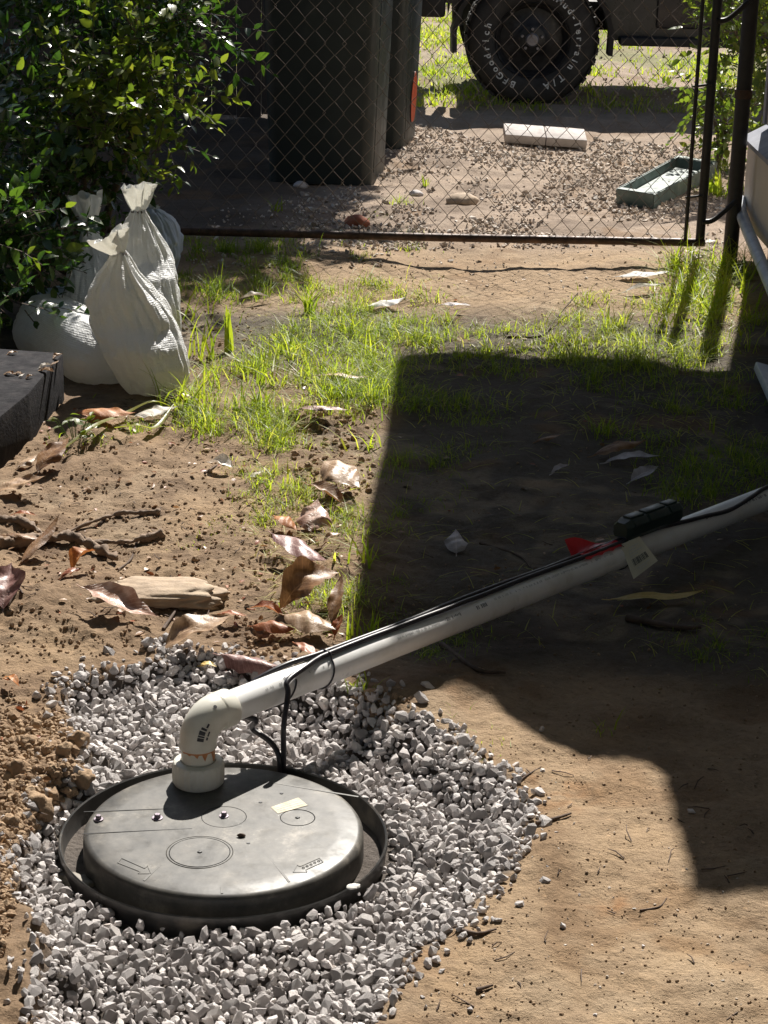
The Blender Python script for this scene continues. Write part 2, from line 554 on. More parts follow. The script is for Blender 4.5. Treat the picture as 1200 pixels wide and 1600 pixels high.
M['bin'] = mat('green_bin_plastic', [(0.3, (0.008, 0.014, 0.014)), (0.6, (0.014, 0.022, 0.022)), (0.8, (0.045, 0.05, 0.045))], scale=5, detail=8, rough=0.45, bump=0.1, bscale=150)
M['decal'] = mat('orange_red_decal', [(0.3, (0.42, 0.05, 0.015)), (0.7, (0.62, 0.11, 0.03))], scale=50, rough=0.5, bump=0)
M['concrete'] = mat('pale_concrete', [(0.25, (0.34, 0.30, 0.28)), (0.5, (0.47, 0.42, 0.39)), (0.8, (0.56, 0.51, 0.47))], scale=18, detail=9, rough=0.85, bump=0.3, bscale=120)
M['greytray'] = mat('grey_green_plastic', [(0.25, (0.055, 0.085, 0.075)), (0.5, (0.09, 0.13, 0.115)), (0.8, (0.17, 0.2, 0.18))], scale=14, detail=8, rough=0.42, bump=0.1, bscale=100)
M['tyre'] = mat('tyre_rubber', [(0.3, (0.012, 0.012, 0.012)), (0.7, (0.03, 0.029, 0.028))], scale=12, rough=0.75, bump=0.15, bscale=60)
M['rim'] = mat('dull_steel_rim', [(0.3, (0.014, 0.014, 0.015)), (0.7, (0.04, 0.04, 0.042))], scale=20, rough=0.45, metal=0.4, bump=0.05)
M['letter'] = mat('white_letter_rubber', [(0.3, (0.28, 0.29, 0.29)), (0.5, (0.55, 0.58, 0.6)), (0.7, (0.74, 0.77, 0.78))], scale=18, rough=0.7, bump=0.05)
M['carpaint'] = mat('dark_car_paint', [(0.3, (0.012, 0.013, 0.016)), (0.7, (0.02, 0.021, 0.026))], scale=6, rough=0.3, bump=0.02)
M['carblack'] = mat('black_trim', [(0.3, (0.010, 0.010, 0.011)), (0.7, (0.022, 0.021, 0.02))], scale=10, rough=0.7, bump=0.1)
M['carglass'] = mat('dark_glass', [(0.3, (0.01, 0.012, 0.014)), (0.7, (0.02, 0.022, 0.025))], scale=4, rough=0.08, rvar=0.03, bump=0)
M['hub'] = mat('grey_hub', [(0.3, (0.12, 0.12, 0.14)), (0.7, (0.22, 0.22, 0.25))], scale=30, rough=0.4, metal=0.6, bump=0.05)
M['siding'] = mat('beige_siding', [(0.25, (0.46, 0.41, 0.35)), (0.5, (0.55, 0.50, 0.43)), (0.8, (0.60, 0.55, 0.48))], scale=5, detail=8, rough=0.7, bump=0.08, bscale=90)
M['trim'] = mat('grey_trim', [(0.3, (0.16, 0.17, 0.21)), (0.7, (0.28, 0.29, 0.33))], scale=12, rough=0.6, bump=0.1)
M['foundation'] = mat('foundation_block', [(0.3, (0.16, 0.15, 0.15)), (0.7, (0.28, 0.27, 0.26))], scale=14, rough=0.9, bump=0.5, bscale=90)
M['awning'] = mat('dark_awning', [(0.3, (0.035, 0.04, 0.045)), (0.7, (0.06, 0.065, 0.07))], scale=8, rough=0.8, bump=0.2)
M['roof'] = mat('roof_sheet', [(0.3, (0.16, 0.15, 0.14)), (0.7, (0.26, 0.24, 0.22))], scale=8, rough=0.7, bump=0.2)
M['bluegrey'] = mat('blue_grey_pipe', [(0.25, (0.30, 0.35, 0.42)), (0.5, (0.42, 0.47, 0.54)), (0.8, (0.55, 0.59, 0.64))], scale=20, detail=9, rough=0.45, bump=0.1, bscale=120)
M['board'] = mat('weathered_board', [(0.25, (0.04, 0.033, 0.028)), (0.75, (0.1, 0.08, 0.065))], scale=14, rough=0.85, bump=0.4, bscale=50, stretch=(1, 1, 0.08))
M['shaded_block'] = mat('shade_dark_block', [(0.25, (0.012, 0.012, 0.014)), (0.5, (0.022, 0.021, 0.024)), (0.8, (0.05, 0.045, 0.045))], scale=20, detail=9, rough=0.9, bump=0.5, bscale=70, bdist=0.006, spec=0.1)  # near-black colour carries the bush's shade over the block
M['rock'] = mat('tan_rock', [(0.2, (0.24, 0.17, 0.11)), (0.5, (0.40, 0.30, 0.21)), (0.8, (0.5, 0.40, 0.29))], scale=16, detail=9, rough=0.85, bump=0.5, bscale=80, bdist=0.005)
M['wood'] = mat('dead_wood', [(0.2, (0.10, 0.07, 0.05)), (0.5, (0.22, 0.155, 0.11)), (0.8, (0.32, 0.24, 0.18))], scale=24, detail=8, rough=0.9, bump=0.6, bscale=90, bdist=0.004)
M['twig'] = mat('dark_twig', [(0.2, (0.05, 0.03, 0.02)), (0.8, (0.13, 0.085, 0.06))], scale=40, rough=0.85, bump=0.4, bscale=120)
M['brick'] = mat('red_brick', [(0.25, (0.24, 0.075, 0.04)), (0.75, (0.38, 0.14, 0.08))], scale=30, rough=0.9, bump=0.4, bscale=120)
M['paper'] = mat('white_paper', [(0.25, (0.66, 0.63, 0.58)), (0.75, (0.82, 0.80, 0.77))], scale=30, rough=0.7, bump=0.3, bscale=60, transl=0.15)

def leaf_mat(name, lo, mid, hi, rough, spec=0.5, transl=0.12):
    """dry leaf: blotches, midrib and side veins from the leaf's own u,v"""
    m, t, b = nodes_of(name)
    tc = t.nodes.new('ShaderNodeTexCoord')
    uv = t.nodes.new('ShaderNodeUVMap')
    uv.uv_map = 'UVMap'
    sp = t.nodes.new('ShaderNodeSeparateXYZ')
    t.links.new(uv.outputs[0], sp.inputs[0])
    u, v = sp.outputs[0], sp.outputs[1]
    av = math_node(t, 'ABSOLUTE', math_node(t, 'SUBTRACT', v, 0.5))
    n1 = noise_node(t, tc.outputs['Object'], 28, 8, 0.65)
    r = ramp_node(t, n1.outputs['Fac'], [(0.3, lo), (0.5, mid), (0.7, hi)])
    w = math_node(t, 'SINE', math_node(t, 'MULTIPLY', math_node(t, 'ADD', u, math_node(t, 'MULTIPLY', av, -0.35)), 85.0))
    vein = math_node(t, 'GREATER_THAN', w, 0.86)
    rib = math_node(t, 'LESS_THAN', av, 0.022)
    ve = math_node(t, 'MAXIMUM', math_node(t, 'MULTIPLY', vein, 0.35), rib)
    mx = t.nodes.new('ShaderNodeMix')
    mx.data_type = 'RGBA'
    mx.inputs[7].default_value = (hi[0] * 1.15, hi[1] * 1.1, hi[2] * 1.05, 1)
    t.links.new(math_node(t, 'MULTIPLY', ve, 0.75), mx.inputs[0])
    t.links.new(r.outputs['Color'], mx.inputs[6])
    t.links.new(mx.outputs[2], b.inputs['Base Color'])
    b.inputs['Roughness'].default_value = rough
    b.inputs['Specular IOR Level'].default_value = spec
    n2 = noise_node(t, tc.outputs['Object'], 90, 5, 0.6)
    hgt = math_node(t, 'ADD', math_node(t, 'MULTIPLY', ve, 0.8), n2.outputs['Fac'])
    bp = t.nodes.new('ShaderNodeBump')
    bp.inputs['Strength'].default_value = 0.45
    bp.inputs['Distance'].default_value = 0.003
    t.links.new(hgt, bp.inputs['Height'])
    t.links.new(bp.outputs[0], b.inputs['Normal'])
    tr = t.nodes.new('ShaderNodeBsdfTranslucent')
    t.links.new(mx.outputs[2], tr.inputs['Color'])
    ms = t.nodes.new('ShaderNodeMixShader')
    ms.inputs[0].default_value = transl
    t.links.new(b.outputs[0], ms.inputs[1])
    t.links.new(tr.outputs[0], ms.inputs[2])
    t.links.new(ms.outputs[0], t.nodes['Material Output'].inputs['Surface'])
    return m

LM = {
    'pink': leaf_mat('pale_pink_leaf', (0.24, 0.115, 0.075), (0.43, 0.26, 0.19), (0.62, 0.46, 0.38), 0.34),
    'tan': leaf_mat('tan_leaf', (0.20, 0.11, 0.055), (0.35, 0.22, 0.125), (0.52, 0.37, 0.24), 0.42),
    'purple': leaf_mat('purple_brown_leaf', (0.13, 0.055, 0.05), (0.25, 0.125, 0.11), (0.44, 0.29, 0.26), 0.42, 0.5),
    'orange': leaf_mat('orange_leaf', (0.30, 0.09, 0.02), (0.46, 0.17, 0.045), (0.58, 0.28, 0.1), 0.5, transl=0.3),
    'rust': leaf_mat('rust_leaf', (0.17, 0.045, 0.02), (0.32, 0.095, 0.035), (0.46, 0.2, 0.085), 0.42, transl=0.3),
    'brown': leaf_mat('brown_leaf', (0.13, 0.06, 0.025), (0.25, 0.125, 0.05), (0.40, 0.23, 0.11), 0.45, transl=0.3),
    'yellow': leaf_mat('yellow_leaf', (0.40, 0.27, 0.06), (0.58, 0.42, 0.12), (0.68, 0.50, 0.2), 0.45),
    'white': leaf_mat('bleached_leaf', (0.50, 0.44, 0.37), (0.66, 0.60, 0.52), (0.78, 0.73, 0.66), 0.5),
    'grey': leaf_mat('grey_leaf', (0.28, 0.24, 0.24), (0.42, 0.37, 0.37), (0.6, 0.55, 0.55), 0.45),
}

# ------------------------------------------------------------------ the ground
def ground():
    xs = np.concatenate([-np.geomspace(400, 3.4, 30), np.arange(-3.2, -1.25, 0.05), np.arange(-1.22, 1.2, 0.0068), np.arange(1.22, 3.2, 0.05), np.geomspace(3.4, 400, 30)])
    ys = np.concatenate([np.array([-400, -100, -30, -10, -3, 0, 1, 1.6, 2.0]), np.arange(2.3, 5.0, 0.0068), np.arange(5.0, 7, 0.014), np.arange(7, 10.5, 0.024), np.arange(10.5, 20, 0.1), np.geomspace(20.2, 700, 40)])
    X, Y = np.meshgrid(xs, ys)
    x, y = X.ravel(), Y.ravel()
    z = height(x, y)
    V = np.stack([x, y, z], 1)
    nx, ny = len(xs), len(ys)
    i = (np.arange(ny - 1)[:, None] * nx + np.arange(nx - 1)[None, :]).ravel()
    F = np.stack([i, i + 1, i + nx + 1, i + nx], 1)
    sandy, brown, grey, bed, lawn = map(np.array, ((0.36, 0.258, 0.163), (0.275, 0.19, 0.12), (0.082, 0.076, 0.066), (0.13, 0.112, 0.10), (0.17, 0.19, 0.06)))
    rub = np.array((0.34, 0.265, 0.205))
    col = np.tile(sandy, (len(x), 1))
    def mix(w, c):
        nonlocal col
        w = np.clip(w, 0, 1)[:, None]
        col = col * (1 - w) + c * w
    mix(sstep(3.75, 4.1, y + 0.1 * vnoise(x, y, 5, 50)) * (1 - sstep(7.0, 7.5, y)) * 0.85, grey)  # muddy grey soil, darkened further to deepen the big shadow
    mix(left_w(x, y), brown)
    mix(left_w(x, y) * sstep(-0.1, 0.7, vnoise(x, y, 3.2, 51) + 0.5 * vnoise(x, y, 9, 52)) * 0.6, sandy * 0.9)
    mix(sstep(8.2, 8.8, y), rub)
    mix(sstep(8.3, 8.9, y) * (1 - sstep(11.5, 12.5, y)) * sstep(-.1, .7, vnoise(x, y, 3, 92) + .6 * vnoise(x, y, 10, 93)) * .6, np.array((0.17, 0.125, 0.092)))
    mix(sstep(8.0, 8.8, y) * (1 - sstep(-0.75, -0.2, x + 0.15 * vnoise(x, y, 3, 58))) * 0.85, np.array((0.07, 0.055, 0.042)))  # soil colour darkened to deepen the shade behind the gate at left
    mix(sstep(12.2, 13.6, y) * sstep(-0.4, 0.3, vnoise(x, y, 1.3, 55)) * 0.7, lawn)
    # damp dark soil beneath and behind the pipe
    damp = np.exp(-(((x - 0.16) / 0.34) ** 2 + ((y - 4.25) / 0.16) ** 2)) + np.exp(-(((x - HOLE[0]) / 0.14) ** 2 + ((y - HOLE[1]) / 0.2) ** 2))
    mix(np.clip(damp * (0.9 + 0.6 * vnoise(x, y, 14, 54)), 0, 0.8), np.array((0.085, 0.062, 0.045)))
    # random darker brown patches over the churned soil
    mix(left_w(x, y) * sstep(0.15, 0.6, vnoise(x, y, 11, 70) + 0.6 * vnoise(x, y, 27, 71)) * 0.6, np.array((0.16, 0.105, 0.068)))
    mix(sstep(0.35, 0.9, vnoise(x, y, 5, 72) + 0.6 * vnoise(x, y, 13, 73)) * (1 - left_w(x, y)) * 0.55, np.array((0.22, 0.135, 0.072)))
    mix(sstep(0.4, 0.9, vnoise(x, y, 3.3, 74) + 0.5 * vnoise(x, y, 19, 75)) * 0.35 * (y < 8.5), np.array((0.46, 0.36, 0.25)))
    for (ox, oy), rr in ((on_z(960, 1420)[:2], .05), (on_z(725, 1075)[:2], .06), (on_z(330, 1052)[:2], .05), (on_z(205, 1052)[:2], .05), (on_z(640, 1480)[:2], .08), (on_z(850, 1240)[:2], .09)):
        mix(np.exp(-((x - ox) ** 2 + (y - oy) ** 2) / rr ** 2) * np.clip(0.1 + 0.5 * vnoise(x, y, 24, 78) + 0.6 * vnoise(x, y, 60, 79), 0, .8), np.array((0.36, 0.19, 0.085)))
    mix(1 - sstep(-0.03, 0.01, pit_sd(x, y)), bed)
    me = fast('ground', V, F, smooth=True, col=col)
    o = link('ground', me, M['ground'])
    tag(o, kind='structure')
ground()

# ------------------------------------------------------------------ stones
def stone_variants(n, npts, seed, flat=0.72, bev=0.12):
    r = random.Random(seed)
    out = []
    for _ in range(n):
        bm = bmesh.new()
        for _ in range(npts):
            v = Vector((r.gauss(0, 1), r.gauss(0, 1), r.gauss(0, 1))).normalized() * r.uniform(0.72, 1.0)
            bm.verts.new((v.x, v.y * r.uniform(0.7, 0.85), v.z * flat))
        res = bmesh.ops.convex_hull(bm, input=bm.verts[:])
        for v in [v for v in bm.verts if not v.link_faces]:
            bm.verts.remove(v)
        bmesh.ops.triangulate(bm, faces=bm.faces[:])
        bm.verts.ensure_lookup_table()
        V = np.array([v.co[:] for v in bm.verts])
        F = np.array([[v.index for v in f.verts] for f in bm.faces])
        bm.verts.index_update()
        F = np.array([[v.index for v in f.verts] for f in bm.faces])
        bm.free()
        out.append((V * np.array([1, r.uniform(.62, .95), r.uniform(.8, 1.05)]) / np.abs(V).max(), F))
    return out

def rand_rots(n, tilt=0.6):
    q = rng.normal(size=(n, 4)) * np.array([1, tilt, tilt, 1.0])
    q /= np.linalg.norm(q, axis=1, keepdims=True)
    w, x, y, z = q.T
    return np.stack([1 - 2 * (y * y + z * z), 2 * (x * y - z * w), 2 * (x * z + y * w), 2 * (x * y + z * w), 1 - 2 * (x * x + z * z), 2 * (y * z - x * w),
                     2 * (x * z - y * w), 2 * (y * z + x * w), 1 - 2 * (x * x + y * y)], 1).reshape(n, 3, 3)

def scatter(name, P, size, variants, m, parent=None, tint=None, tilt=0.6, rots=None):
    n = len(P)
    Rm = rand_rots(n, tilt) if rots is None else rots
    which = rng.integers(0, len(variants), n)
    tint = rng.uniform(0, 1, n) if tint is None else tint
    VV, FF, TT, off = [], [], [], 0
    for k, (V, F) in enumerate(variants):
        idx = np.nonzero(which == k)[0]
        if not len(idx): continue
        W = np.einsum('nij,vj->nvi', Rm[idx], V) * size[idx][:, None, None] + P[idx][:, None, :]
        VV.append(W.reshape(-1, 3))
        FF.append((F[None] + (np.arange(len(idx)) * len(V))[:, None, None] + off).reshape(-1, 3))
        TT.append(np.repeat(tint[idx], len(V)))
        off += len(idx) * len(V)
    me = fast(name, np.concatenate(VV), np.concatenate(FF), tint=np.concatenate(TT))
    o = link(name, me, m, parent)
    return o

LID = on_z(350, 1292, 0.0)
RIM_R, LID_R = 0.2925, 0.2485

def dart(n_try, sampler, rmin, rmax, gap, seed):
    """dart throwing with a hash grid: stones that hardly overlap"""
    r = np.random.default_rng(seed)
    X, Y = sampler(r, n_try)
    rad = rmin + (rmax - rmin) * r.beta(1.1, 3.9, n_try)
    order = np.argsort(-rad)
    cell = rmax * 2
    grid, keep = {}, []
    for i in order:
        a, b = int(X[i] // cell), int(Y[i] // cell)
        ok = True
        for da in (-1, 0, 1):
            for db in (-1, 0, 1):
                for j in grid.get((a + da, b + db), ()):
                    if (X[i] - X[j]) ** 2 + (Y[i] - Y[j]) ** 2 < ((rad[i] + rad[j]) * gap) ** 2:
                        ok = False
                        break
                if not ok: break
            if not ok: break
        if ok:
            grid.setdefault((a, b), []).append(i)
            keep.append(i)
    keep = np.array(keep)
    return X[keep], Y[keep], rad[keep]

def gravel():
    root = empty('gravel_bed', (LID.x, LID.y, -0.07))
    tag(root, 'bed of crushed grey stone around the black basin', 'gravel bed', kind='structure')
    inv = Matrix.Translation((-LID.x, -LID.y, 0.07))
    lo, hi = PITW.min(0), PITW.max(0)
    lo = np.array([max(lo[0] - 0.05, -0.85), 2.38])
    def samp(r, n):
        return r.uniform(lo[0], hi[0] + 0.05, n), r.uniform(lo[1], hi[1] + 0.05, n)
    big = stone_variants(30, 21, 5, flat=0.68)
    top = dart(80000, samp, 0.0032, 0.0178, 0.76, 1)
    low = dart(22000, samp, 0.005, 0.010, 0.85, 2)
    def ok(x, y, r):
        sd = pit_sd(x, y)
        keep = (sd < -0.012 + 0.02 * rng.exponential(1, len(x))) & (np.hypot(x - LID.x, y - LID.y) > RIM_R + r * 0.9)
        return keep
    k = ok(*top)
    x, y, r = (a[k] for a in top)
    z = height(x, y) + 0.018 + rng.uniform(-0.006, 0.006, len(x)) - 0.015 * sstep(-0.10, 0.0, pit_sd(x, y))
    P1 = np.stack([x, y, z], 1)
    k2 = ok(*low)
    x2, y2, r2 = (a[k2] for a in low)
    P2 = np.stack([x2, y2, height(x2, y2) + 0.004], 1)
    # stragglers on the dirt and inside the rim
    pxs = np.array([(505, 1145), (690, 1520), (650, 1540), (665, 1575), (760, 1420), (770, 1440), (640, 1300), (660, 1560), (735, 1580), (880, 1450), (905, 1400), (700, 1490), (792, 1196), (778, 1440),
                    (600, 1595), (1005, 1480), (930, 1590), (1080, 1270)])
    P3 = Gv(pxs[:, 0], pxs[:, 1])
    r3 = rng.uniform(0.004, 0.009, len(P3))
    P3[:, 2] += r3 * 0.3
    # front-most, biggest stones become objects of their own
    d = np.linalg.norm(P1 - np.array([0, 0, CAM_H]), axis=1)
    fx = np.abs((P1[:, 0]) / d * FPX) < 590
    dd = np.einsum('ij,j->i', P1 - np.array([0, 0, CAM_H]), np.array(CAM_R @ Vector((0, 0, -1))))
    uu = np.einsum('ij,j->i', P1 - np.array([0, 0, CAM_H]), np.array(CAM_R @ Vector((0, 1, 0))))
    inframe = fx & (-uu / dd * FPX < 790)
    score = np.where(inframe, r / d, 0)
    best = np.argsort(-score)[:300]
    rest = np.ones(len(P1), bool)
    rest[best] = False
    o = scatter('gravel', np.concatenate([P1[rest], P2, P3]), np.concatenate([r[rest] * 1.22, r2 * 1.2, r3]), big, M['stone'], root, tilt=0.9)
    o.matrix_parent_inverse = inv
    tag(o, kind='stuff')
    meshes = []
    for i, (V, F) in enumerate(big):
        me = fast('stone', V, F, tint=np.full(len(V), (i * 7 % 30) / 30))
        me.materials.append(M['stone'])
        meshes.append(me)
    Rm = rand_rots(len(best), 0.8)
    for j, i in enumerate(best):
        o = bpy.data.objects.new('stone', meshes[j % len(meshes)])
        C.objects.link(o)
        o.parent = root
        o.matrix_parent_inverse = inv
        o.matrix_basis = Matrix.Translation(P1[i]) @ Matrix(Rm[j].tolist()).to_4x4() @ Matrix.Scale(r[i] * 1.22, 4)
gravel()

def poly_sample(poly, n, r):
    P = np.array(poly, float)
    lo, hi = P.min(0), P.max(0)
    out = np.zeros((0, 2))
    while len(out) < n:
        q = r.uniform(lo, hi, (n * 2, 2))
        q = q[poly_sd(q[:, 0], q[:, 1], P) < 0]
        out = np.concatenate([out, q])
    return out[:n]

def rubble():
    small = stone_variants(14, 11, 8, flat=0.5)
    a = poly_sample([(560, 235), (640, 190), (780, 225), (930, 215), (1130, 240), (1130, 385), (420, 395), (480, 300)], 17000, rng)
    ga = Gv(a[:, 0], a[:, 1])
    keep = vnoise(ga[:, 0], ga[:, 1], 2.1, 90) + .6 * vnoise(ga[:, 0], ga[:, 1], 6, 91) + .9 * sstep(10.0, 11.2, ga[:, 1]) + rng.normal(0, .35, len(a)) > 0.25
    a = a[keep]
    b = poly_sample([(330, 330), (560, 290), (620, 420), (280, 420)], 500, rng)
    c = poly_sample([(600, 380), (1130, 385), (1080, 440), (900, 480), (620, 440)], 320, rng)
    d = poly_sample([(640, 40), (1130, 60), (1130, 160), (640, 170)], 420, rng)
    e = poly_sample([(640, 1180), (1060, 1200), (1190, 1440), (1190, 1590), (640, 1590), (830, 1320)], 130, rng)
    q = np.concatenate([a, b, c, d, e])
    P = Gv(q[:, 0], q[:, 1])
    s = 0.004 + 0.021 * rng.beta(1.1, 3.6, len(P))
    s[len(a) + len(b):len(a) + len(b) + len(c)] *= 0.6
    s[-len(e):] = rng.uniform(0.0012, 0.0042, len(e))
    # stones pile toward the paver
    P[:, 2] += s * 0.25
    o = scatter('rubble', P, s, small, M['rubble'], tilt=0.7)
    tag(o, kind='stuff', label='loose stones and grit strewn over the yard beyond the gate', cat='rubble')
rubble()

def rough_lump(seed, sub=2, amp=0.3, freq=1.6, sq=(1, 1, 0.8)):
    bm = bmesh.new()
    bmesh.ops.create_icosphere(bm, subdivisions=sub, radius=1)
    for v in bm.verts:
        n = noise.noise(v.co * freq + Vector((seed * 3.1, seed * 1.7, 0))) + 0.5 * noise.noise(v.co * freq * 2.6 + Vector((0, seed * 2.3, 5)))
        v.co = v.co * (1 + amp * n)
        v.co = Vector((v.co.x * sq[0], v.co.y * sq[1], v.co.z * sq[2]))
    V = np.array([v.co[:] for v in bm.verts])
    F = np.array([[v.index for v in f.verts] for f in bm.faces])
    bm.free()
    return V, F

def clods():
    var = [rough_lump(k, 1 + (k % 2), 0.45, 1.5) for k in range(14)]
    regs = [([(0, 1120), (100, 1110), (135, 1195), (60, 1290), (25, 1330), (20, 1440), (0, 1500)], 1500, 0.002, 0.015),
            ([(0, 1050), (200, 1040), (90, 1100), (0, 1130)], 120, 0.002, 0.008),
            ([(0, 940), (240, 950), (240, 1020), (0, 1040)], 200, 0.002, 0.009),
            ([(20, 700), (400, 680), (440, 900), (340, 1000), (120, 930), (0, 900)], 1300, 0.0014, 0.010),
            ([(370, 960), (480, 1000), (440, 1060), (350, 1030)], 120, 0.003, 0.012),
            ([(440, 640), (590, 640), (580, 780), (470, 780)], 380, 0.003, 0.014),
            ([(270, 480), (420, 480), (400, 600), (300, 580)], 220, 0.002, 0.010),
            ([(550, 1075), (650, 1090), (590, 1150), (520, 1110)], 130, 0.003, 0.013),
            ([(660, 1130), (1070, 1200), (1060, 1400), (1200, 1430), (1200, 1600), (640, 1590), (830, 1300)], 700, 0.0009, 0.0042),
            ([(600, 650), (1000, 700), (1190, 1000), (1190, 1380), (1080, 1380), (1040, 1180), (700, 1080), (560, 980)], 420, 0.0015, 0.006)]
    P, s = [], []
    for poly, n, a, b in regs:
        q = poly_sample(poly, n, rng)
        g = Gv(q[:, 0], q[:, 1])
        sz = a + (b - a) * rng.beta(1.1, 3.5, n)
        g[:, 2] += sz * 0.15
        P.append(g)
        s.append(sz)
    o = scatter('soil_crumbs', np.concatenate(P), np.concatenate(s), var, M['clod'], tilt=0.8)
    tag(o, kind='stuff', label='crumbs and clods of brown soil scattered over the dirt', cat='soil')
    # larger clods along the broken edge of the pit
    for i, (px, py, sz) in enumerate([(122, 1160, 0.02), (128, 1222, 0.022), (62, 1265, 0.028), (28, 1205, 0.02), (100, 1175, 0.016), (45, 1165, 0.018), (75, 1230, 0.02), (15, 1290, 0.018)]):
        V, F = rough_lump(40 + i, 3, 0.42, 1.7)
        o = link('soil_clod', fast('soil_clod', V * sz, F, tint=np.full(len(V), R.uniform(0.3, 0.7)), smooth=True), M['clod'])
        o.location = G(px, py, sz * 0.25)
        o.rotation_euler = (R.random(), R.random(), R.random() * 6)
        tag(o, ('brown clod at the back left corner of the gravel', 'reddish brown clod touching the back left of the basin rim', 'large clod overhanging the left side of the pit', 'clod on the slope at the far left edge',
                'small clod just outside the back left of the gravel', 'clod on the slope above the far left one', 'clod between the pit wall and the basin rim', 'lowest clod at the left edge of the picture')[i], 'clod', 'clods along the pit edge')
clods()

# ------------------------------------------------------------------ grass
def blades(P, hgt, wid, lean, r, curl=1.0, azim=None):
    n = len(P)
    az = r.uniform(0, 2 * np.pi, n) if azim is None else azim
    D = np.stack([np.cos(az), np.sin(az), np.zeros(n)], 1)
    fa = az + np.pi / 2 + r.normal(0, 0.5, n)
    W = np.stack([np.cos(fa), np.sin(fa), np.zeros(n)], 1)
    T = np.array([0.0, 0.4, 0.75, 1.0])
    V = np.zeros((n, 4, 2, 3))
    for i, t in enumerate(T):
        c = P + D * (lean * hgt * t ** (1 + curl))[:, None] + np.array([0, 0, 1.0]) * (hgt * (t - 0.35 * np.clip(lean, 0, 1.6) * t * t))[:, None]
        w = W * (wid * (1 - t ** 1.7) * 0.5 + wid * 0.03)[:, None]
        V[:, i, 0] = c - w
        V[:, i, 1] = c + w
    base = (np.arange(n) * 8)[:, None, None]
    q = np.array([[0, 1, 3, 2], [2, 3, 5, 4], [4, 5, 7, 6]])
    return V.reshape(-1, 3), (base + q[None]).reshape(-1, 4)

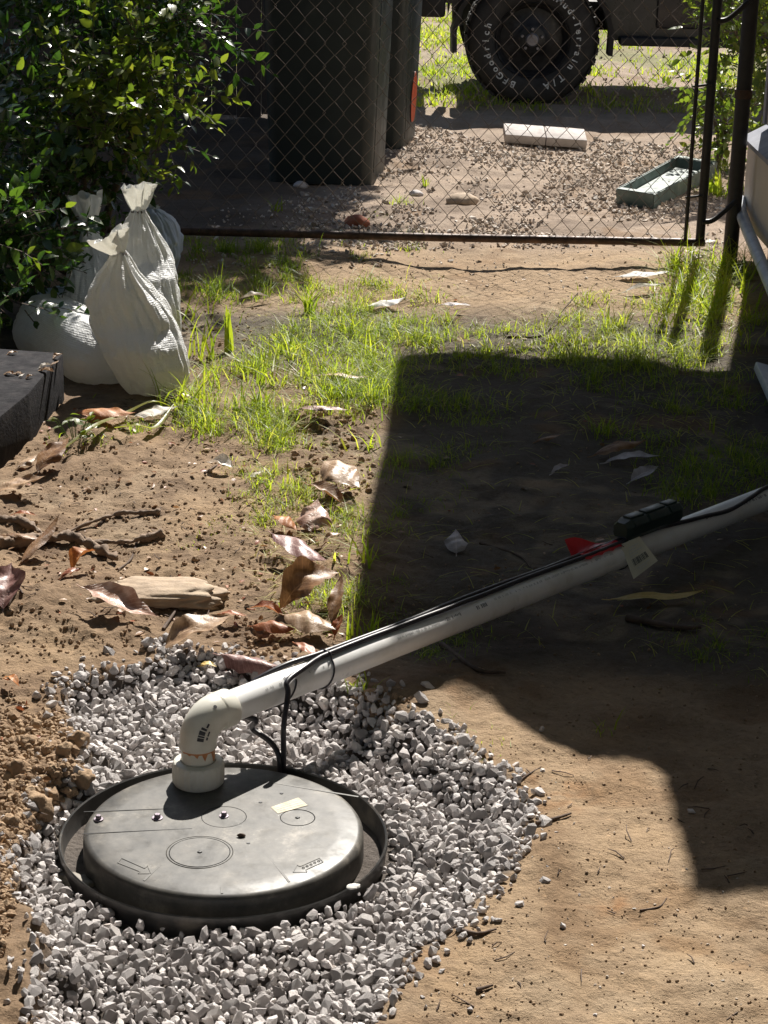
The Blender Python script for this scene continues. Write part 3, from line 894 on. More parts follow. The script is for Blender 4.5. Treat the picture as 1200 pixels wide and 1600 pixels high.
def grass():
    r = np.random.default_rng(5)
    # polygon (photo survey), blades, height lo-hi, width, clump spread, tint lo-hi
    regs = [
        ([(410, 440), (500, 420), (640, 450), (720, 480), (735, 500), (600, 520), (470, 500)], 900, .03, .10, .003, .3, .95),
        ([(440, 500), (620, 500), (720, 520), (640, 560), (600, 640), (400, 640), (390, 560)], 2600, .03, .13, .0032, .3, .9),
        ([(310, 590), (400, 570), (470, 640), (440, 700), (330, 690), (290, 650)], 1100, .03, .12, .0032, .3, .9),
        ([(400, 690), (480, 690), (490, 800), (420, 830), (370, 800)], 700, .015, .07, .0022, .35, .95),
        ([(540, 560), (620, 560), (600, 640), (560, 640)], 400, .03, .12, .003, .3, .85),
        ([(500, 750), (590, 740), (570, 900), (545, 990), (520, 980), (530, 850)], 1000, .015, .07, .0022, .3, .9),
        ([(620, 540), (760, 510), (900, 480), (1040, 450), (1120, 480), (1115, 580), (760, 565), (640, 565)], 3600, .02, .10, .003, .35, 1.0),
        ([(1050, 410), (1170, 410), (1180, 520), (1110, 560), (1030, 520)], 1000, .05, .19, .0042, .3, .9),
        ([(640, 555), (1190, 570), (1190, 700), (980, 700), (760, 640), (640, 640)], 1900, .02, .10, .0028, .2, .75),
        ([(600, 620), (760, 640), (800, 700), (640, 760), (590, 740)], 500, .02, .07, .002, .2, .8),
        ([(580, 740), (680, 740), (660, 900), (600, 980), (550, 990)], 450, .015, .06, .002, .2, .8),
        ([(1000, 690), (1200, 690), (1200, 770), (1050, 790)], 900, .02, .08, .0026, .2, .7),
        ([(640, 980), (760, 960), (740, 1020), (640, 1040), (540, 1080)], 260, .015, .06, .002, .2, .7),
        ([(1040, 960), (1200, 900), (1200, 1050), (1060, 1040)], 260, .015, .05, .002, .2, .7),
        ([(250, 380), (480, 360), (500, 430), (410, 470), (270, 470)], 1300, .03, .12, .0032, .2, .7),
        ([(60, 640), (280, 600), (300, 680), (80, 700)], 260, .02, .07, .0025, .2, .8),
        ([(330, 700), (420, 700), (380, 820), (260, 900), (250, 800)], 120, .01, .04, .0018, .4, .9),
        ([(450, 880), (540, 900), (520, 1000), (420, 990)], 140, .015, .06, .002, .3, .9),
        ([(480, 330), (640, 300), (650, 400), (500, 410)], 160, .02, .07, .003, .3, .9),
        ([(700, 1120), (840, 1150), (800, 1250), (720, 1220)], 50, .01, .03, .0015, .4, .9),
        ([(1080, 250), (1160, 270), (1150, 390), (1100, 390)], 220, .03, .14, .004, .3, .9),
    ]
    VV, FF, TT, off = [], [], [], 0
    for poly, n, h0, h1_, w, t0, t1 in regs:
        n = int(n * 1.9)
        h1_ *= 1.45
        nc = max(5, n // 48)
        cen = poly_sample(poly, nc, r)
        ci = r.integers(0, nc, n)
        gc = Gv(cen[:, 0], cen[:, 1])[ci]
        sp = 0.014 + 0.05 * r.random(nc) ** 1.5
        x = gc[:, 0] + r.normal(0, 1, n) * sp[ci]
        y = gc[:, 1] + r.normal(0, 1, n) * sp[ci] * 1.4
        kp = vnoise(x, y, 4.2, 95) + .7 * vnoise(x, y, 9.5, 96) + r.normal(0, .25, n) > -.22
        x, y, ci = x[kp], y[kp], ci[kp]
        n = len(x)
        P = np.stack([x, y, height(x, y) - 0.004], 1)
        ch = r.uniform(0.35, 1.0, nc)[ci]
        hg = (h0 + (h1_ - h0) * r.beta(1.6, 2.4, n)) * ch
        V, F = blades(P, hg, w * r.uniform(0.6, 1.3, n), r.uniform(0.3, 1.8, n), r)
        tt = t0 + (t1 - t0) * r.beta(2.2, 2.5, n)
        tt = np.where(r.random(n) < 0.07, r.uniform(.9, 1, n), tt)
        VV.append(V)
        FF.append(F + off)
        TT.append(np.repeat(tt, 8))
        off += len(V)
    for poly, n in (([(410, 430), (740, 430), (640, 640), (300, 690), (290, 600)], 900), ([(620, 540), (900, 470), (1170, 420), (1180, 700), (640, 640)], 900), ([(400, 690), (590, 690), (560, 1000), (440, 990), (370, 800)], 450), ([(560, 650), (1190, 650), (1190, 1050), (580, 980)], 420)):
        q = poly_sample(poly, n, r)
        P = Gv(q[:, 0], q[:, 1])
        V, F = blades(P, r.uniform(.010, .03, n), .0026 * r.uniform(.6, 1.3, n), r.uniform(1.6, 4.0, n), r, .2)
        VV.append(V)
        FF.append(F + off)
        TT.append(np.repeat(r.uniform(.85, 1.0, n), 8))
        off += len(V)
    o = link('grass', fast('grass', np.concatenate(VV), np.concatenate(FF), tint=np.concatenate(TT)), M['grass'])
    tag(o, kind='stuff', label='patchy green grass growing through the dirt of the yard', cat='grass')
    # lawn far beyond the gate
    n = 60000
    x = r.uniform(-1.2, 4.2, n)
    y = r.uniform(12.6, 20, n)
    k = (vnoise(x, y, 1.1, 55) * .6 + 0.7 * vnoise(x, y, 4, 56) + .5 * vnoise(x, y, 11, 57) + r.normal(0, .35, n) > 0.1)
    x, y = x[k], y[k]
    n = len(x)
    P = np.stack([x, y, height(x, y)], 1)
    V, F = blades(P, r.uniform(.02, .08, n), r.uniform(.005, .011, n), r.uniform(.2, 1.2, n), r)
    o = link('lawn', fast('lawn', V, F, tint=np.repeat(r.uniform(.35, .95, n), 8)), M['grass'])
    tag(o, kind='stuff', label='thin sunlit lawn under and beyond the parked car', cat='lawn')
grass()

def tuft(name, px, py, n, h, w, lean, label, cat='grass tuft', spread=0.012, tint=(0.4, 0.8), seed=0, group=None):
    r = np.random.default_rng(100 + seed)
    g = G(px, py)
    x = r.normal(0, spread, n)
    y = r.normal(0, spread, n)
    P = np.stack([x, y, np.full(n, -0.004)], 1)
    V, F = blades(P, h * r.uniform(0.55, 1.0, n), w * r.uniform(0.7, 1.2, n), r.uniform(lean[0], lean[1], n), r, 0.8)
    o = link(name, fast(name, V, F, tint=np.repeat(r.uniform(*tint, n), 8)), M['grass'])
    o.location = g
    tag(o, label, cat, group)
    return o

tuft('grass_tuft', 575, 992, 14, 0.085, 0.006, (0.1, 0.7), 'upright green grass tuft standing at the shade edge above the pipe', seed=1)
tuft('grass_tuft', 562, 1080, 12, 0.06, 0.005, (0.4, 1.1), 'small green grass tuft below the pipe at the gravel edge', seed=2)
tuft('grass_tuft', 950, 1145, 9, 0.065, 0.0045, (0.3, 1.2), 'lone spindly grass sprout on bare shaded dirt, right of centre', seed=3)
tuft('grass_tuft', 480, 520 - 30, 22, 0.16, 0.007, (0.2, 0.9), 'tallest lit grass tuft near the dark patch left of the white scrap', seed=4)
tuft('grass_tuft', 355, 550, 7, 0.21, 0.016, (0.05, 0.25), 'broad upright grass blades standing right of the sandbags', seed=5, spread=0.008, tint=(0.5, 0.75))
tuft('grass_tuft', 318, 560, 16, 0.24, 0.008, (0.2, 0.8), 'tall jointed weed beside the front sandbag', 'weed', seed=6, spread=0.03)
tuft('grass_tuft', 285, 640, 26, 0.17, 0.007, (0.2, 1.0), 'bright grass clump in front of the standing sandbag', seed=7, spread=0.04)
tuft('grass_tuft', 290, 500, 14, 0.19, 0.007, (0.3, 1.2), 'arching grass clump just behind the tall weed', seed=8, spread=0.03)
tuft('grass_tuft', 500, 590, 40, 0.15, 0.006, (0.3, 1.2), 'dense lit grass clump in the middle of the yard', seed=9, spread=0.06)
tuft('grass_tuft', 1125, 470, 46, 0.23, 0.008, (0.3, 1.3), 'tall arching grass clump by the gate post and drain pipe', seed=10, spread=0.07)
tuft('grass_tuft', 575, 1000, 8, 0.10, 0.005, (0.05, 0.3), 'thin straight grass blades left of the upright tuft', seed=11).location.x -= 0.035
tuft('grass_tuft', 490, 935, 10, 0.055, 0.004, (0.3, 1.0), 'yellowish grass sprig in front of the arched brown leaf', seed=12, tint=(.7, .95))
tuft('grass_tuft', 430, 330, 12, 0.09, 0.009, (0.4, 1.1), 'low weed in the shade just behind the gate rail', 'weed', seed=13)
tuft('grass_tuft', 665, 290, 10, 0.08, 0.008, (0.2, 0.8), 'small weed among rubble beyond the gate', 'weed', seed=14)

for i, (px, py, n, h, lab) in enumerate((
        (335, 600, 18, .17, 'sprawling bright weed between the sandbags and the tall blades'), (410, 600, 24, .15, 'bright clump at the left of the sunlit grass'), (455, 560, 22, .16, 'arching clump just right of the small dark patch'),
        (600, 560, 24, .13, 'clump at the top left corner of the big shadow'), (545, 520, 20, .13, 'clump just below the white scrap in the grass'), (440, 690, 18, .11, 'clump above the small hole in the soil'),
        (430, 760, 18, .10, 'clump in the thin grass strip left of the mottled leaf'), (585, 700, 16, .10, 'clump straddling the left edge of the big shadow'), (1050, 510, 30, .16, 'clump in the sun just left of the upright\'s shadow'),
        (960, 510, 22, .12, 'clump at the middle of the sunlit grass band'), (560, 880, 16, .10, 'clump at the shadow edge level with the arched brown leaf'), (395, 640, 20, .13, 'clump in front of the bags, nearest the bare soil'))):
    tuft('grass_tuft', px, py, n, h, .006, (0.3, 1.5), lab, seed=40 + i, spread=.03, tint=(.4, .95))

# long strap leaves lying before the sandbags
for pts, lab in (([(95, 718), (150, 690), (190, 660), (240, 648), (275, 650)], 'long yellow-green strap leaf arching from the block to the sandbag'),
                 ([(180, 680), (215, 686), (245, 678), (272, 655)], 'shorter yellow strap leaf curving below the long one')):
    P = smooth_path([G(a, b, 0.02 + 0.02 * (i % 2)) for i, (a, b) in enumerate(pts)], 6)
    V, F = [], []
    for i, p in enumerate(P):
        t = i / (len(P) - 1)
        w = 0.009 * math.sin(math.pi * (0.12 + 0.86 * t)) + 0.001
        tang = (P[min(i + 1, len(P) - 1)] - P[max(i - 1, 0)]).normalized()
        sd = tang.cross(Vector((0, 0, 1))).normalized()
        V += [p - sd * w + Vector((0, 0, .003)), p, p + sd * w + Vector((0, 0, .003))]
        if i:
            b = i * 3
            F += [(b - 3, b - 2, b + 1, b), (b - 2, b - 1, b + 2, b + 1)]
    o = link('strap_leaf', fast('strap_leaf', np.array([v[:] for v in V]), np.array(F), tint=np.full(len(V), 0.95), smooth=True), M['leaf_bright'])
    tag(o, lab, 'leaf')

# ------------------------------------------------------------------ the house on the right, with an unseen awning shaped to cast the yard's shadow
def prism(name, pts, z0, z1, m, parent=None):
    n = len(pts)
    V = [(p[0], p[1], z0) for p in pts] + [(p[0], p[1], z1) for p in pts]
    F = [tuple(range(n))[::-1], tuple(range(n, 2 * n))] + [(i, (i + 1) % n, n + (i + 1) % n, n + i) for i in range(n)]
    me = bpy.data.meshes.new(name)
    me.from_pydata(V, [], F)
    bm = bmesh.new()
    bm.from_mesh(me)
    bmesh.ops.recalc_face_normals(bm, faces=bm.faces[:])
    bm.to_mesh(me)
    bm.free()
    return link(name, me, m, parent)

AWN_Z = 2.5
def house():
    hx, hy = 1.47, 8.5
    root = empty('house', (hx, hy, 0))
    tag(root, 'beige house on a low skirt along the right edge, an unseen awning shaped to shade the yard', 'house')
    def part(o):
        o.matrix_parent_inverse = Matrix.Translation((-hx, -hy, 0))
        return o
    zb, zl = 0.14, 0.455
    L = 11.0
    y0 = hy - L
    part(prism('foundation', [(hx + 0.1, y0), (hx + 4, y0), (hx + 4, hy - 0.1), (hx + 0.1, hy - 0.1)], -0.1, zb + 0.02, M['foundation'], root))
    for k in range(9):
        a = hy - k * 1.22
        b = max(y0, a - 1.214)
        part(prism('skirt_panel', [(hx, b), (hx + 0.06, b), (hx + 0.06, a), (hx, a)], zb, zl, M['siding'], root))
    part(prism('end_panel', [(hx + 0.063, hy - 0.06), (hx + 4, hy - 0.06), (hx + 4, hy), (hx + 0.063, hy)], zb, zl, M['siding'], root))
    # sloped ledge
    me = bpy.data.meshes.new('ledge')
    V = []
    for y in (y0, hy + 0.03):
        V += [(hx - 0.02, y, zl + 0.002), (hx + 0.1, y, zl + 0.002), (hx + 0.1, y, zl + 0.085), (hx - 0.02, y, zl + 0.02)]
    me.from_pydata(V, [], [(0, 1, 2, 3), (7, 6, 5, 4), (0, 4, 5, 1), (1, 5, 6, 2), (2, 6, 7, 3), (3, 7, 4, 0)])
    part(link('ledge', me, M['trim'], root))
    n = 0
    for k in range(14):
        z = zl + 0.085 + k * 0.15
        part(prism('siding_board', [(hx + 0.055, y0), (hx + 0.10, y0), (hx + 0.10, hy - 0.09), (hx + 0.055, hy - 0.09)], z + 0.002, z + 0.146, M['siding'], root))
        part(prism('siding_board', [(hx + 0.103, hy - 0.10), (hx + 4, hy - 0.10), (hx + 4, hy - 0.05), (hx + 0.103, hy - 0.05)], z + 0.002, z + 0.146, M['siding'], root))
    part(prism('corner_board', [(hx + 0.045, hy - 0.088), (hx + 0.10, hy - 0.088), (hx + 0.10, hy - 0.04), (hx + 0.045, hy - 0.04)], zl + 0.086, 2.64, M['trim'], root))
    part(prism('wall_core', [(hx + 0.11, y0), (hx + 4, y0), (hx + 4, hy - 0.12), (hx + 0.11, hy - 0.12)], zb + 0.03, 2.62, M['foundation'], root))
    part(prism('roof', [(hx - 0.2, y0 - 0.3), (hx + 4.4, y0 - 0.3), (hx + 4.4, hy + 0.3), (hx - 0.2, hy + 0.3)], 2.645, 2.74, M['roof'], root))
    # unseen awning, its outline traced back along the sun from the shadow
    sh = SUN_DIR * (AWN_Z / SUN_DIR.z)
    edge = [(640, 552), (900, 562), (1115, 578)]
    near = [(1260, 1412), (1075, 1408), (1078, 1390), (1056, 1290), (1036, 1196), (980, 1182), (900, 1172), (840, 1152), (800, 1122), (765, 1096), (705, 1088), (650, 1096), (600, 1135), (560, 1120), (545, 1040), (545, 985), (560, 900), (575, 800), (600, 700), (612, 610), (622, 560)]
    pts = []
    for a, b in near + edge:
        g = on_z(a, b, 0.0)
        pts.append((g.x + sh.x, g.y + sh.y))
    pts.append((hx + 0.2, pts[-1][1]))
    pts.append((hx + 0.2, pts[0][1]))
    part(prism('awning', pts, AWN_Z, AWN_Z + 0.02, M['awning'], root))
    for y in (6.6, 7.8, 9.1):
        part(tube('awning_strut', [(hx + 0.02, y, 2.0), (0.75, y, AWN_Z - 0.012)], 0.012, M['blackpaint'], root))
house()

P0 = on_y(1160, 338, 8.28)
g1 = Vector((1.30, 6.9, 0.06))
o = tube('drain_pipe', smooth_path([P0 + Vector((0.02, 0.2, 0.03)), P0, on_y(1183, 395, 7.75), on_y(1206, 450, 7.28), on_y(1240, 535, 6.6)], 6), 0.024, M['bluegrey'], seg=16)
tag(o, 'weathered blue-grey drain pipe sloping down along the house skirt', 'pipe')
a, b = G(1172, 590), G(1215, 700)
me_board = bmesh.new()
d = (b - a)
box_bm(me_board, (0.11, d.length, 0.028), Matrix(), 0.004)
o = link('plank', bm_mesh('plank', me_board, True, 35), M['bluegrey'])
o.location = (a + b) / 2 + Vector((0.065, 0, 0.035))
o.rotation_euler = (0, math.radians(-14), math.atan2(d.y, d.x) - math.pi / 2)
tag(o, 'flat blue-grey plank lying in shade at the right edge', 'plank')

# ------------------------------------------------------------------ gate and post
GY = 8.2
def gate():
    root = empty('chain_link_gate', (0, GY, 0))
    tag(root, 'rusty chain link gate across the yard with a bent steel frame', 'gate')
    inv = Matrix.Translation((0, -GY, 0))
    def part(o):
        o.matrix_parent_inverse = inv
        return o
    xr = on_y(1099, 300, GY).x
    xl = -1.75
    zr = 0.093
    top = 1.45
    part(tube('bottom_rail', [(xl, GY, zr + 0.004), (-0.9, GY, zr + 0.002), (0.2, GY, zr - 0.002), (xr + 0.02, GY, zr)], 0.0165, M['rust'], root, 14))
    part(tube('upright', [(xr, GY, zr + 0.016), (xr + 0.004, GY, top + 0.02)], 0.0185, M['blackpaint'], root, 14))
    part(tube('upright', [(xl, GY, zr + 0.016), (xl, GY, top + 0.02)], 0.0185, M['blackpaint'], root, 14))
    xt = on_y(1076, 300, GY).x
    part(tube('tension_bar', [(xt, GY, 0.1), (xt + 0.006, GY, 1.4)], 0.008, M['blackpaint'], root, 8))
    for z in (0.28, 0.72, 1.1):
        part(tube('bracket', [(xt - 0.01, GY, z - 0.006), (xt + 0.02, GY - 0.012, z), (xr, GY - 0.021, z + 0.008)], 0.005, M['blackpaint'], root, 8))
    # hinge straps to the post
    for z in (0.99, 0.2):
        part(tube('hinge', smooth_path([(xr, GY - 0.02, z - 0.02), (xr + 0.05, GY - 0.01, z - 0.01), (xr + 0.135, GY + 0.02, z + 0.06)], 5), 0.011, M['blackpaint'], root, 8))
    # woven wires: each one a flattened zigzag hooked into its neighbours
    w, h, wr = 0.0386, 0.0905, 0.0013
    nz = 31
    variants = []
    for k in range(5):
        pts = []
        for i in range(nz):
            s = 1 if i % 2 else -1
            z = i * h / 2
            j = R.uniform(-.0022, .0022)
            e = 0.10
            # short hooked turn at each bend
            pts.append((s * (w / 2 - 0.0025) + j, s * 0.0008, z - h * e / 2))
            pts.append((s * (w / 2 + 0.0018) + j, s * 0.0026, z))
            pts.append((s * (w / 2 - 0.0025) + j, -s * 0.0008, z + h * e / 2))
        V, F = tube_vf(pts, wr, 5)
        me = bpy.data.meshes.new('wire')
        me.from_pydata([tuple(v) for v in V], [], F)
        me.polygons.foreach_set('use_smooth', np.full(len(me.polygons), True))
        me.materials.append(M['wire'])
        variants.append(me)
    x = xt - w / 2
    i = 0
    while x > xl + 0.03:
        o = bpy.data.objects.new('wire', variants[i % 5])
        C.objects.link(o)
        o.parent = root
        o.location = (x, 0.004 * math.sin(i * 0.4) + R.uniform(-.001, .001), 0.085 + 0.004 * math.sin(i * 0.31) + R.uniform(-.0015, .0015))
        o.rotation_euler = (0, R.uniform(-.002, .002) + 0.006 * math.sin(i * 0.23), math.pi * (i % 2))
        x -= w
        i += 1
    part(tube('top_wire', [(xl, GY, top), (xr, GY, top)], 0.0025, M['wire'], root, 6))
gate()

pb = on_y(1141, 392, 8.3)
root = empty('gate_post', (pb.x, 8.3, 0))
tag(root, 'thick black steel gate post beside the house corner', 'post')
tube('pole', [(0, 0, -0.1), (0.012, 0, 1.6)], 0.0305, M['blackpaint'], root, 20)
lathe('cap', [(0.0, 0.05), (0.02, 0.045), (0.033, 0.02), (0.033, 0.0), (0.0, 0.0)], M['blackpaint'], root, 20, (0.012, 0, 1.6))
lathe('band', [(0.0315, 0.0), (0.036, 0.0), (0.036, 0.035), (0.0315, 0.035)], M['rust'], root, 20, (0.005, 0, 0.66), closed=True)

# ------------------------------------------------------------------ bins, added board fence and shade tree behind the gate
def wheelie_bin(px, py, yaw, label, width=0.56, decal=False, depth=0.62):
    """base point = front right lower corner"""
    g = G(px, py)
    root = empty('wheelie_bin', (g.x, g.y, g.z), yaw)
    tag(root, label, 'bin', 'wheelie bins behind the gate')
    bm = bmesh.new()
    lv = [(0.0, 0.90), (0.03, 0.905), (0.5, 0.955), (0.92, 1.0), (0.925, 1.03), (0.97, 1.03)]
    rings = []
    for z, s in lv:
        ww, dd = width * s, depth * s
        ring = []
        rc = 0.055
        for cx, cy, a0 in ((-rc, rc, -90), (-rc, dd - rc, 0), (-ww + rc, dd - rc, 90), (-ww + rc, rc, 180)):
            for k in range(5):
                a = math.radians(a0 + k * 22.5)
                ring.append(bm.verts.new((cx + rc * math.cos(a) + (s - .9) * width * 0.5, cy + rc * math.sin(a) - (s - .9) * depth * .5, z)))
        rings.append(ring)
    for A, B in zip(rings, rings[1:]):
        n = len(A)
        for i in range(n):
            bm.faces.new((A[i], A[(i + 1) % n], B[(i + 1) % n], B[i]))
    bm.faces.new(rings[0][::-1])
    bm.faces.new(rings[-1])
    link('body', bm_mesh('body', bm, True, 50), M['bin'], root)
    cx, cy = -width * .5, depth * .5
    box('bin_lid', (width * 1.06, depth * 1.06, 0.05), M['bin'], root, (cx, cy, 1.0), (math.radians(-4), 0, 0), 0.02)
    tube('handle', [(cx - .2, depth + .02, .95), (cx - .2, depth + .07, .97), (cx + .2, depth + .07, .97), (cx + .2, depth + .02, .95)], .014, M['blackplastic'], root, 8)
    for sx in (-0.03, -width * .9 + .0):
        lathe('wheel', [(0.0, -.025), (.08, -.025), (.1, -.012), (.1, .012), (.08, .025), (0.0, .025)], M['blackplastic'], root, 20, (sx - (.02 if sx > -.1 else -.02), depth - .02, .1), (0, math.pi / 2, 0))
    box('corner_rib', (0.012, 0.014, 0.82), M['bin'], root, (0.012, 0.075, 0.46), (0, math.radians(1.7), 0), 0.003)
    if decal:
        bm = bmesh.new()
        n = 28
        vs = []
        for k in range(n):
            a = 2 * math.pi * k / n
            vs.append(bm.verts.new((0.0012, 0.105 * math.cos(a), 0.135 * math.sin(a) * (1 + 0.05 * math.sin(5 * a)))))
        f = bm.faces.new(vs)
        r_ = bmesh.ops.extrude_face_region(bm, geom=[f])
        bmesh.ops.translate(bm, vec=(-0.001, 0, 0), verts=[v for v in r_['geom'] if isinstance(v, bmesh.types.BMVert)])
        d = link('decal', bm_mesh('decal', bm), M['decal'], root)
        d.location = (0.0135, 0.34, 0.235)
        d.rotation_euler = (0, math.radians(1.9), 0)
        d['label'] = 'orange-red oval decal low on the bin side'
    return root
wheelie_bin(579, 291, math.radians(-7), 'dark green wheelie bin nearest the gate, in deep shade')
wheelie_bin(628, 235, math.radians(-8), 'dark wheelie bin with an orange-red oval decal, behind the nearer one', decal=True)

def blocker_fence():
    y = 12.1  # fence added to block light and keep the background dark
    root = empty('blocker_fence', (-1.9, y, 0))
    tag(root, 'dark weathered board fence added behind the wheelie bins to block light', 'fence')
    me = None
    x = -5.0
    i = 0
    meshes = []
    for k in range(3):
        bm = bmesh.new()
        box_bm(bm, (0.142, 0.02, 1.95 + 0.02 * k), Matrix(), 0.003, 1)
        m_ = bm_mesh('board', bm)
        m_.materials.append(M['board'])
        meshes.append(m_)
    while x < -0.36:
        o = bpy.data.objects.new('board', meshes[i % 3])
        C.objects.link(o)
        o.parent = root
        o.location = (x + 1.9, R.uniform(-.003, .003), 1.0)
        o.rotation_euler = (0, R.uniform(-.006, .006), 0)
        x += 0.1435
        i += 1
    for z in (0.4, 1.6):
        box('rail', (4.7, 0.04, 0.09), M['board'], root, (-0.75, 0.034, z))
blocker_fence()

# leafy things ------------------------------------------------------
def leaf_proto(L, Wd, fold=0.25, bend=0.2, nu=4):
    """small folded leaf from origin along +X, face up"""
    V, F = [], []
    for i in range(nu + 1):
        t = i / nu
        w = Wd * 0.5 * (math.sin(math.pi * min(1, t ** 0.75 * 1.0)) ** 0.8 if 0 < t < 1 else 0.04)
        z = -bend * L * t * t
        V += [(L * t, -w, z + fold * w), (L * t, 0, z), (L * t, w, z + fold * w)]
        if i:
            b = i * 3
            F += [(b - 3, b - 2, b + 1, b), (b - 2, b - 1, b + 2, b + 1)]
    return np.array(V), np.array(F)

LEAFS = [leaf_proto(1, .52, .3, .15), leaf_proto(1, .6, .15, .3), leaf_proto(1, .46, .45, -.1), leaf_proto(1, .56, .2, .05)]

def leaf_batch(P, A, U, size, tint):
    """place leaves: P base, A axis, U up -> arrays"""
    A = A / np.linalg.norm(A, axis=1, keepdims=True)
    S_ = np.cross(U, A)
    S_ /= np.linalg.norm(S_, axis=1, keepdims=True) + 1e-9
    U2 = np.cross(A, S_)
    Rm = np.stack([A, S_, U2], 2)
    return Rm

def merge_leaves(P, Rm, size, tint, which):
    VV, FF, TT, off = [], [], [], 0
    for k, (V, F) in enumerate(LEAFS):
        idx = np.nonzero(which == k)[0]
        if not len(idx): continue
        W = np.einsum('nij,vj->nvi', Rm[idx], V) * size[idx][:, None, None] + P[idx][:, None]
        VV.append(W.reshape(-1, 3))
        FF.append((F[None] + (np.arange(len(idx)) * len(V))[:, None, None] + off).reshape(-1, 4))
        TT.append(np.repeat(tint[idx], len(V)))
        off += len(idx) * len(V)
    return np.concatenate(VV), np.concatenate(FF), np.concatenate(TT)

def twigs(balls, n, r, tl=(.10, .26), step=.018, size=(.024, .042), up=0.35, inner=0.35):
    """twigs growing outward through the balls with alternate leaves: returns leaf arrays and twig paths"""
    vol = np.array([b[3] ** 2 for b in balls])
    pick = r.choice(len(balls), n, p=vol / vol.sum())
    P, A, U, paths = [], [], [], []
    for k in pick:
        cx, cy, cz, rad = balls[k]
        d = r.normal(size=3)
        d /= np.linalg.norm(d)
        s = np.array([cx, cy, cz]) + d * rad * r.uniform(inner, 0.92)
        g = d + np.array([0, 0, up]) + r.normal(0, .45, 3)
        g /= np.linalg.norm(g)
        L = r.uniform(*tl)
        pts = []
        m = max(3, int(L / step))
        for i in range(m + 1):
            t = i / m
            pts.append(s + g * L * t + np.array([0, 0, -0.25 * L * t * t]))
        paths.append(pts)
        sd = np.cross(g, r.normal(size=3))
        sd /= np.linalg.norm(sd) + 1e-9
        for i in range(1, m + 1):
            sgn = 1 if i % 2 else -1
            a = g * 0.55 + sd * sgn * 0.9 + r.normal(0, .3, 3)
            if i == m: a = g + r.normal(0, .2, 3)
            P.append(pts[i])
            A.append(a)
            U.append(np.array([0, 0, 1.0]) + r.normal(0, .55, 3))
    P, A, U = np.array(P), np.array(A), np.array(U)
    sz = r.uniform(size[0], size[1], len(P))
    return P, A, U, sz, paths

def foliage(root, balls, n, r, m, parts=0, tint=(0.1, 0.9), trunk=True, inv=None, names=('leaf', 'foliage', 'stem'), **kw):
    P, A, U, sz, paths = twigs(balls, n, r, **kw)
    Rm = leaf_batch(P, A, U, sz, None)
    tt = tint[0] + (tint[1] - tint[0]) * r.beta(2, 2.4, len(P))
    which = r.integers(0, len(LEAFS), len(P))
    rest = np.ones(len(P), bool)
    if parts:
        q = (P - np.array([0, 0, CAM_H])) @ CR
        px, py = q[:, 0] / -q[:, 2] * FPX, -q[:, 1] / -q[:, 2] * FPX
        vis = (np.abs(px) < 590) & (np.abs(py) < 790)
        sc = np.where(vis, sz / -q[:, 2] - 0.004 * (-q[:, 2] - 6.5), -1)
        best = np.argsort(-sc)[:parts]
        rest[best] = False
        ms = []
        for k, (V, F) in enumerate(LEAFS):
            for t in (0.3, 0.5, 0.72, 0.93):
                me = fast(names[0], V, F, tint=np.full(len(V), t), smooth=True)
                me.materials.append(m)
                ms.append(me)
        for j, i in enumerate(best):
            tq = min(3, int(tt[i] * 4.2))
            o = bpy.data.objects.new(names[0], ms[which[i] * 4 + tq])
            C.objects.link(o)
            o.parent = root
            o.matrix_parent_inverse = inv
            o.matrix_basis = Matrix.Translation(P[i]) @ Matrix(Rm[i].tolist()).to_4x4() @ Matrix.Scale(sz[i], 4)
    V, F, T = merge_leaves(P[rest], Rm[rest], sz[rest], tt[rest], which[rest])
    o = link(names[1], fast(names[1], V, F, tint=T, smooth=True), m, root)
    o.matrix_parent_inverse = inv
    tag(o, kind='stuff')
    # twigs
    VV, FF, off = [], [], 0
    for pts in paths:
        v, f = tube_vf([pts[0], pts[len(pts) // 2], pts[-1]], [.0022, .0016, .0009], 3, cap=False)
        VV += [tuple(x) for x in v]
        FF += [tuple(a + off for a in q) for q in f]
        off += len(v)
    o = link('twigs', fast('twigs', np.array(VV), np.array(FF)), M['bark'], root)
    o.matrix_parent_inverse = inv
    tag(o, kind='stuff')

def ball(px, py, rpx, y):
    c = on_y(px, py, y)
    return (c.x, c.y, c.z, rpx * y * 1.02 / FPX)

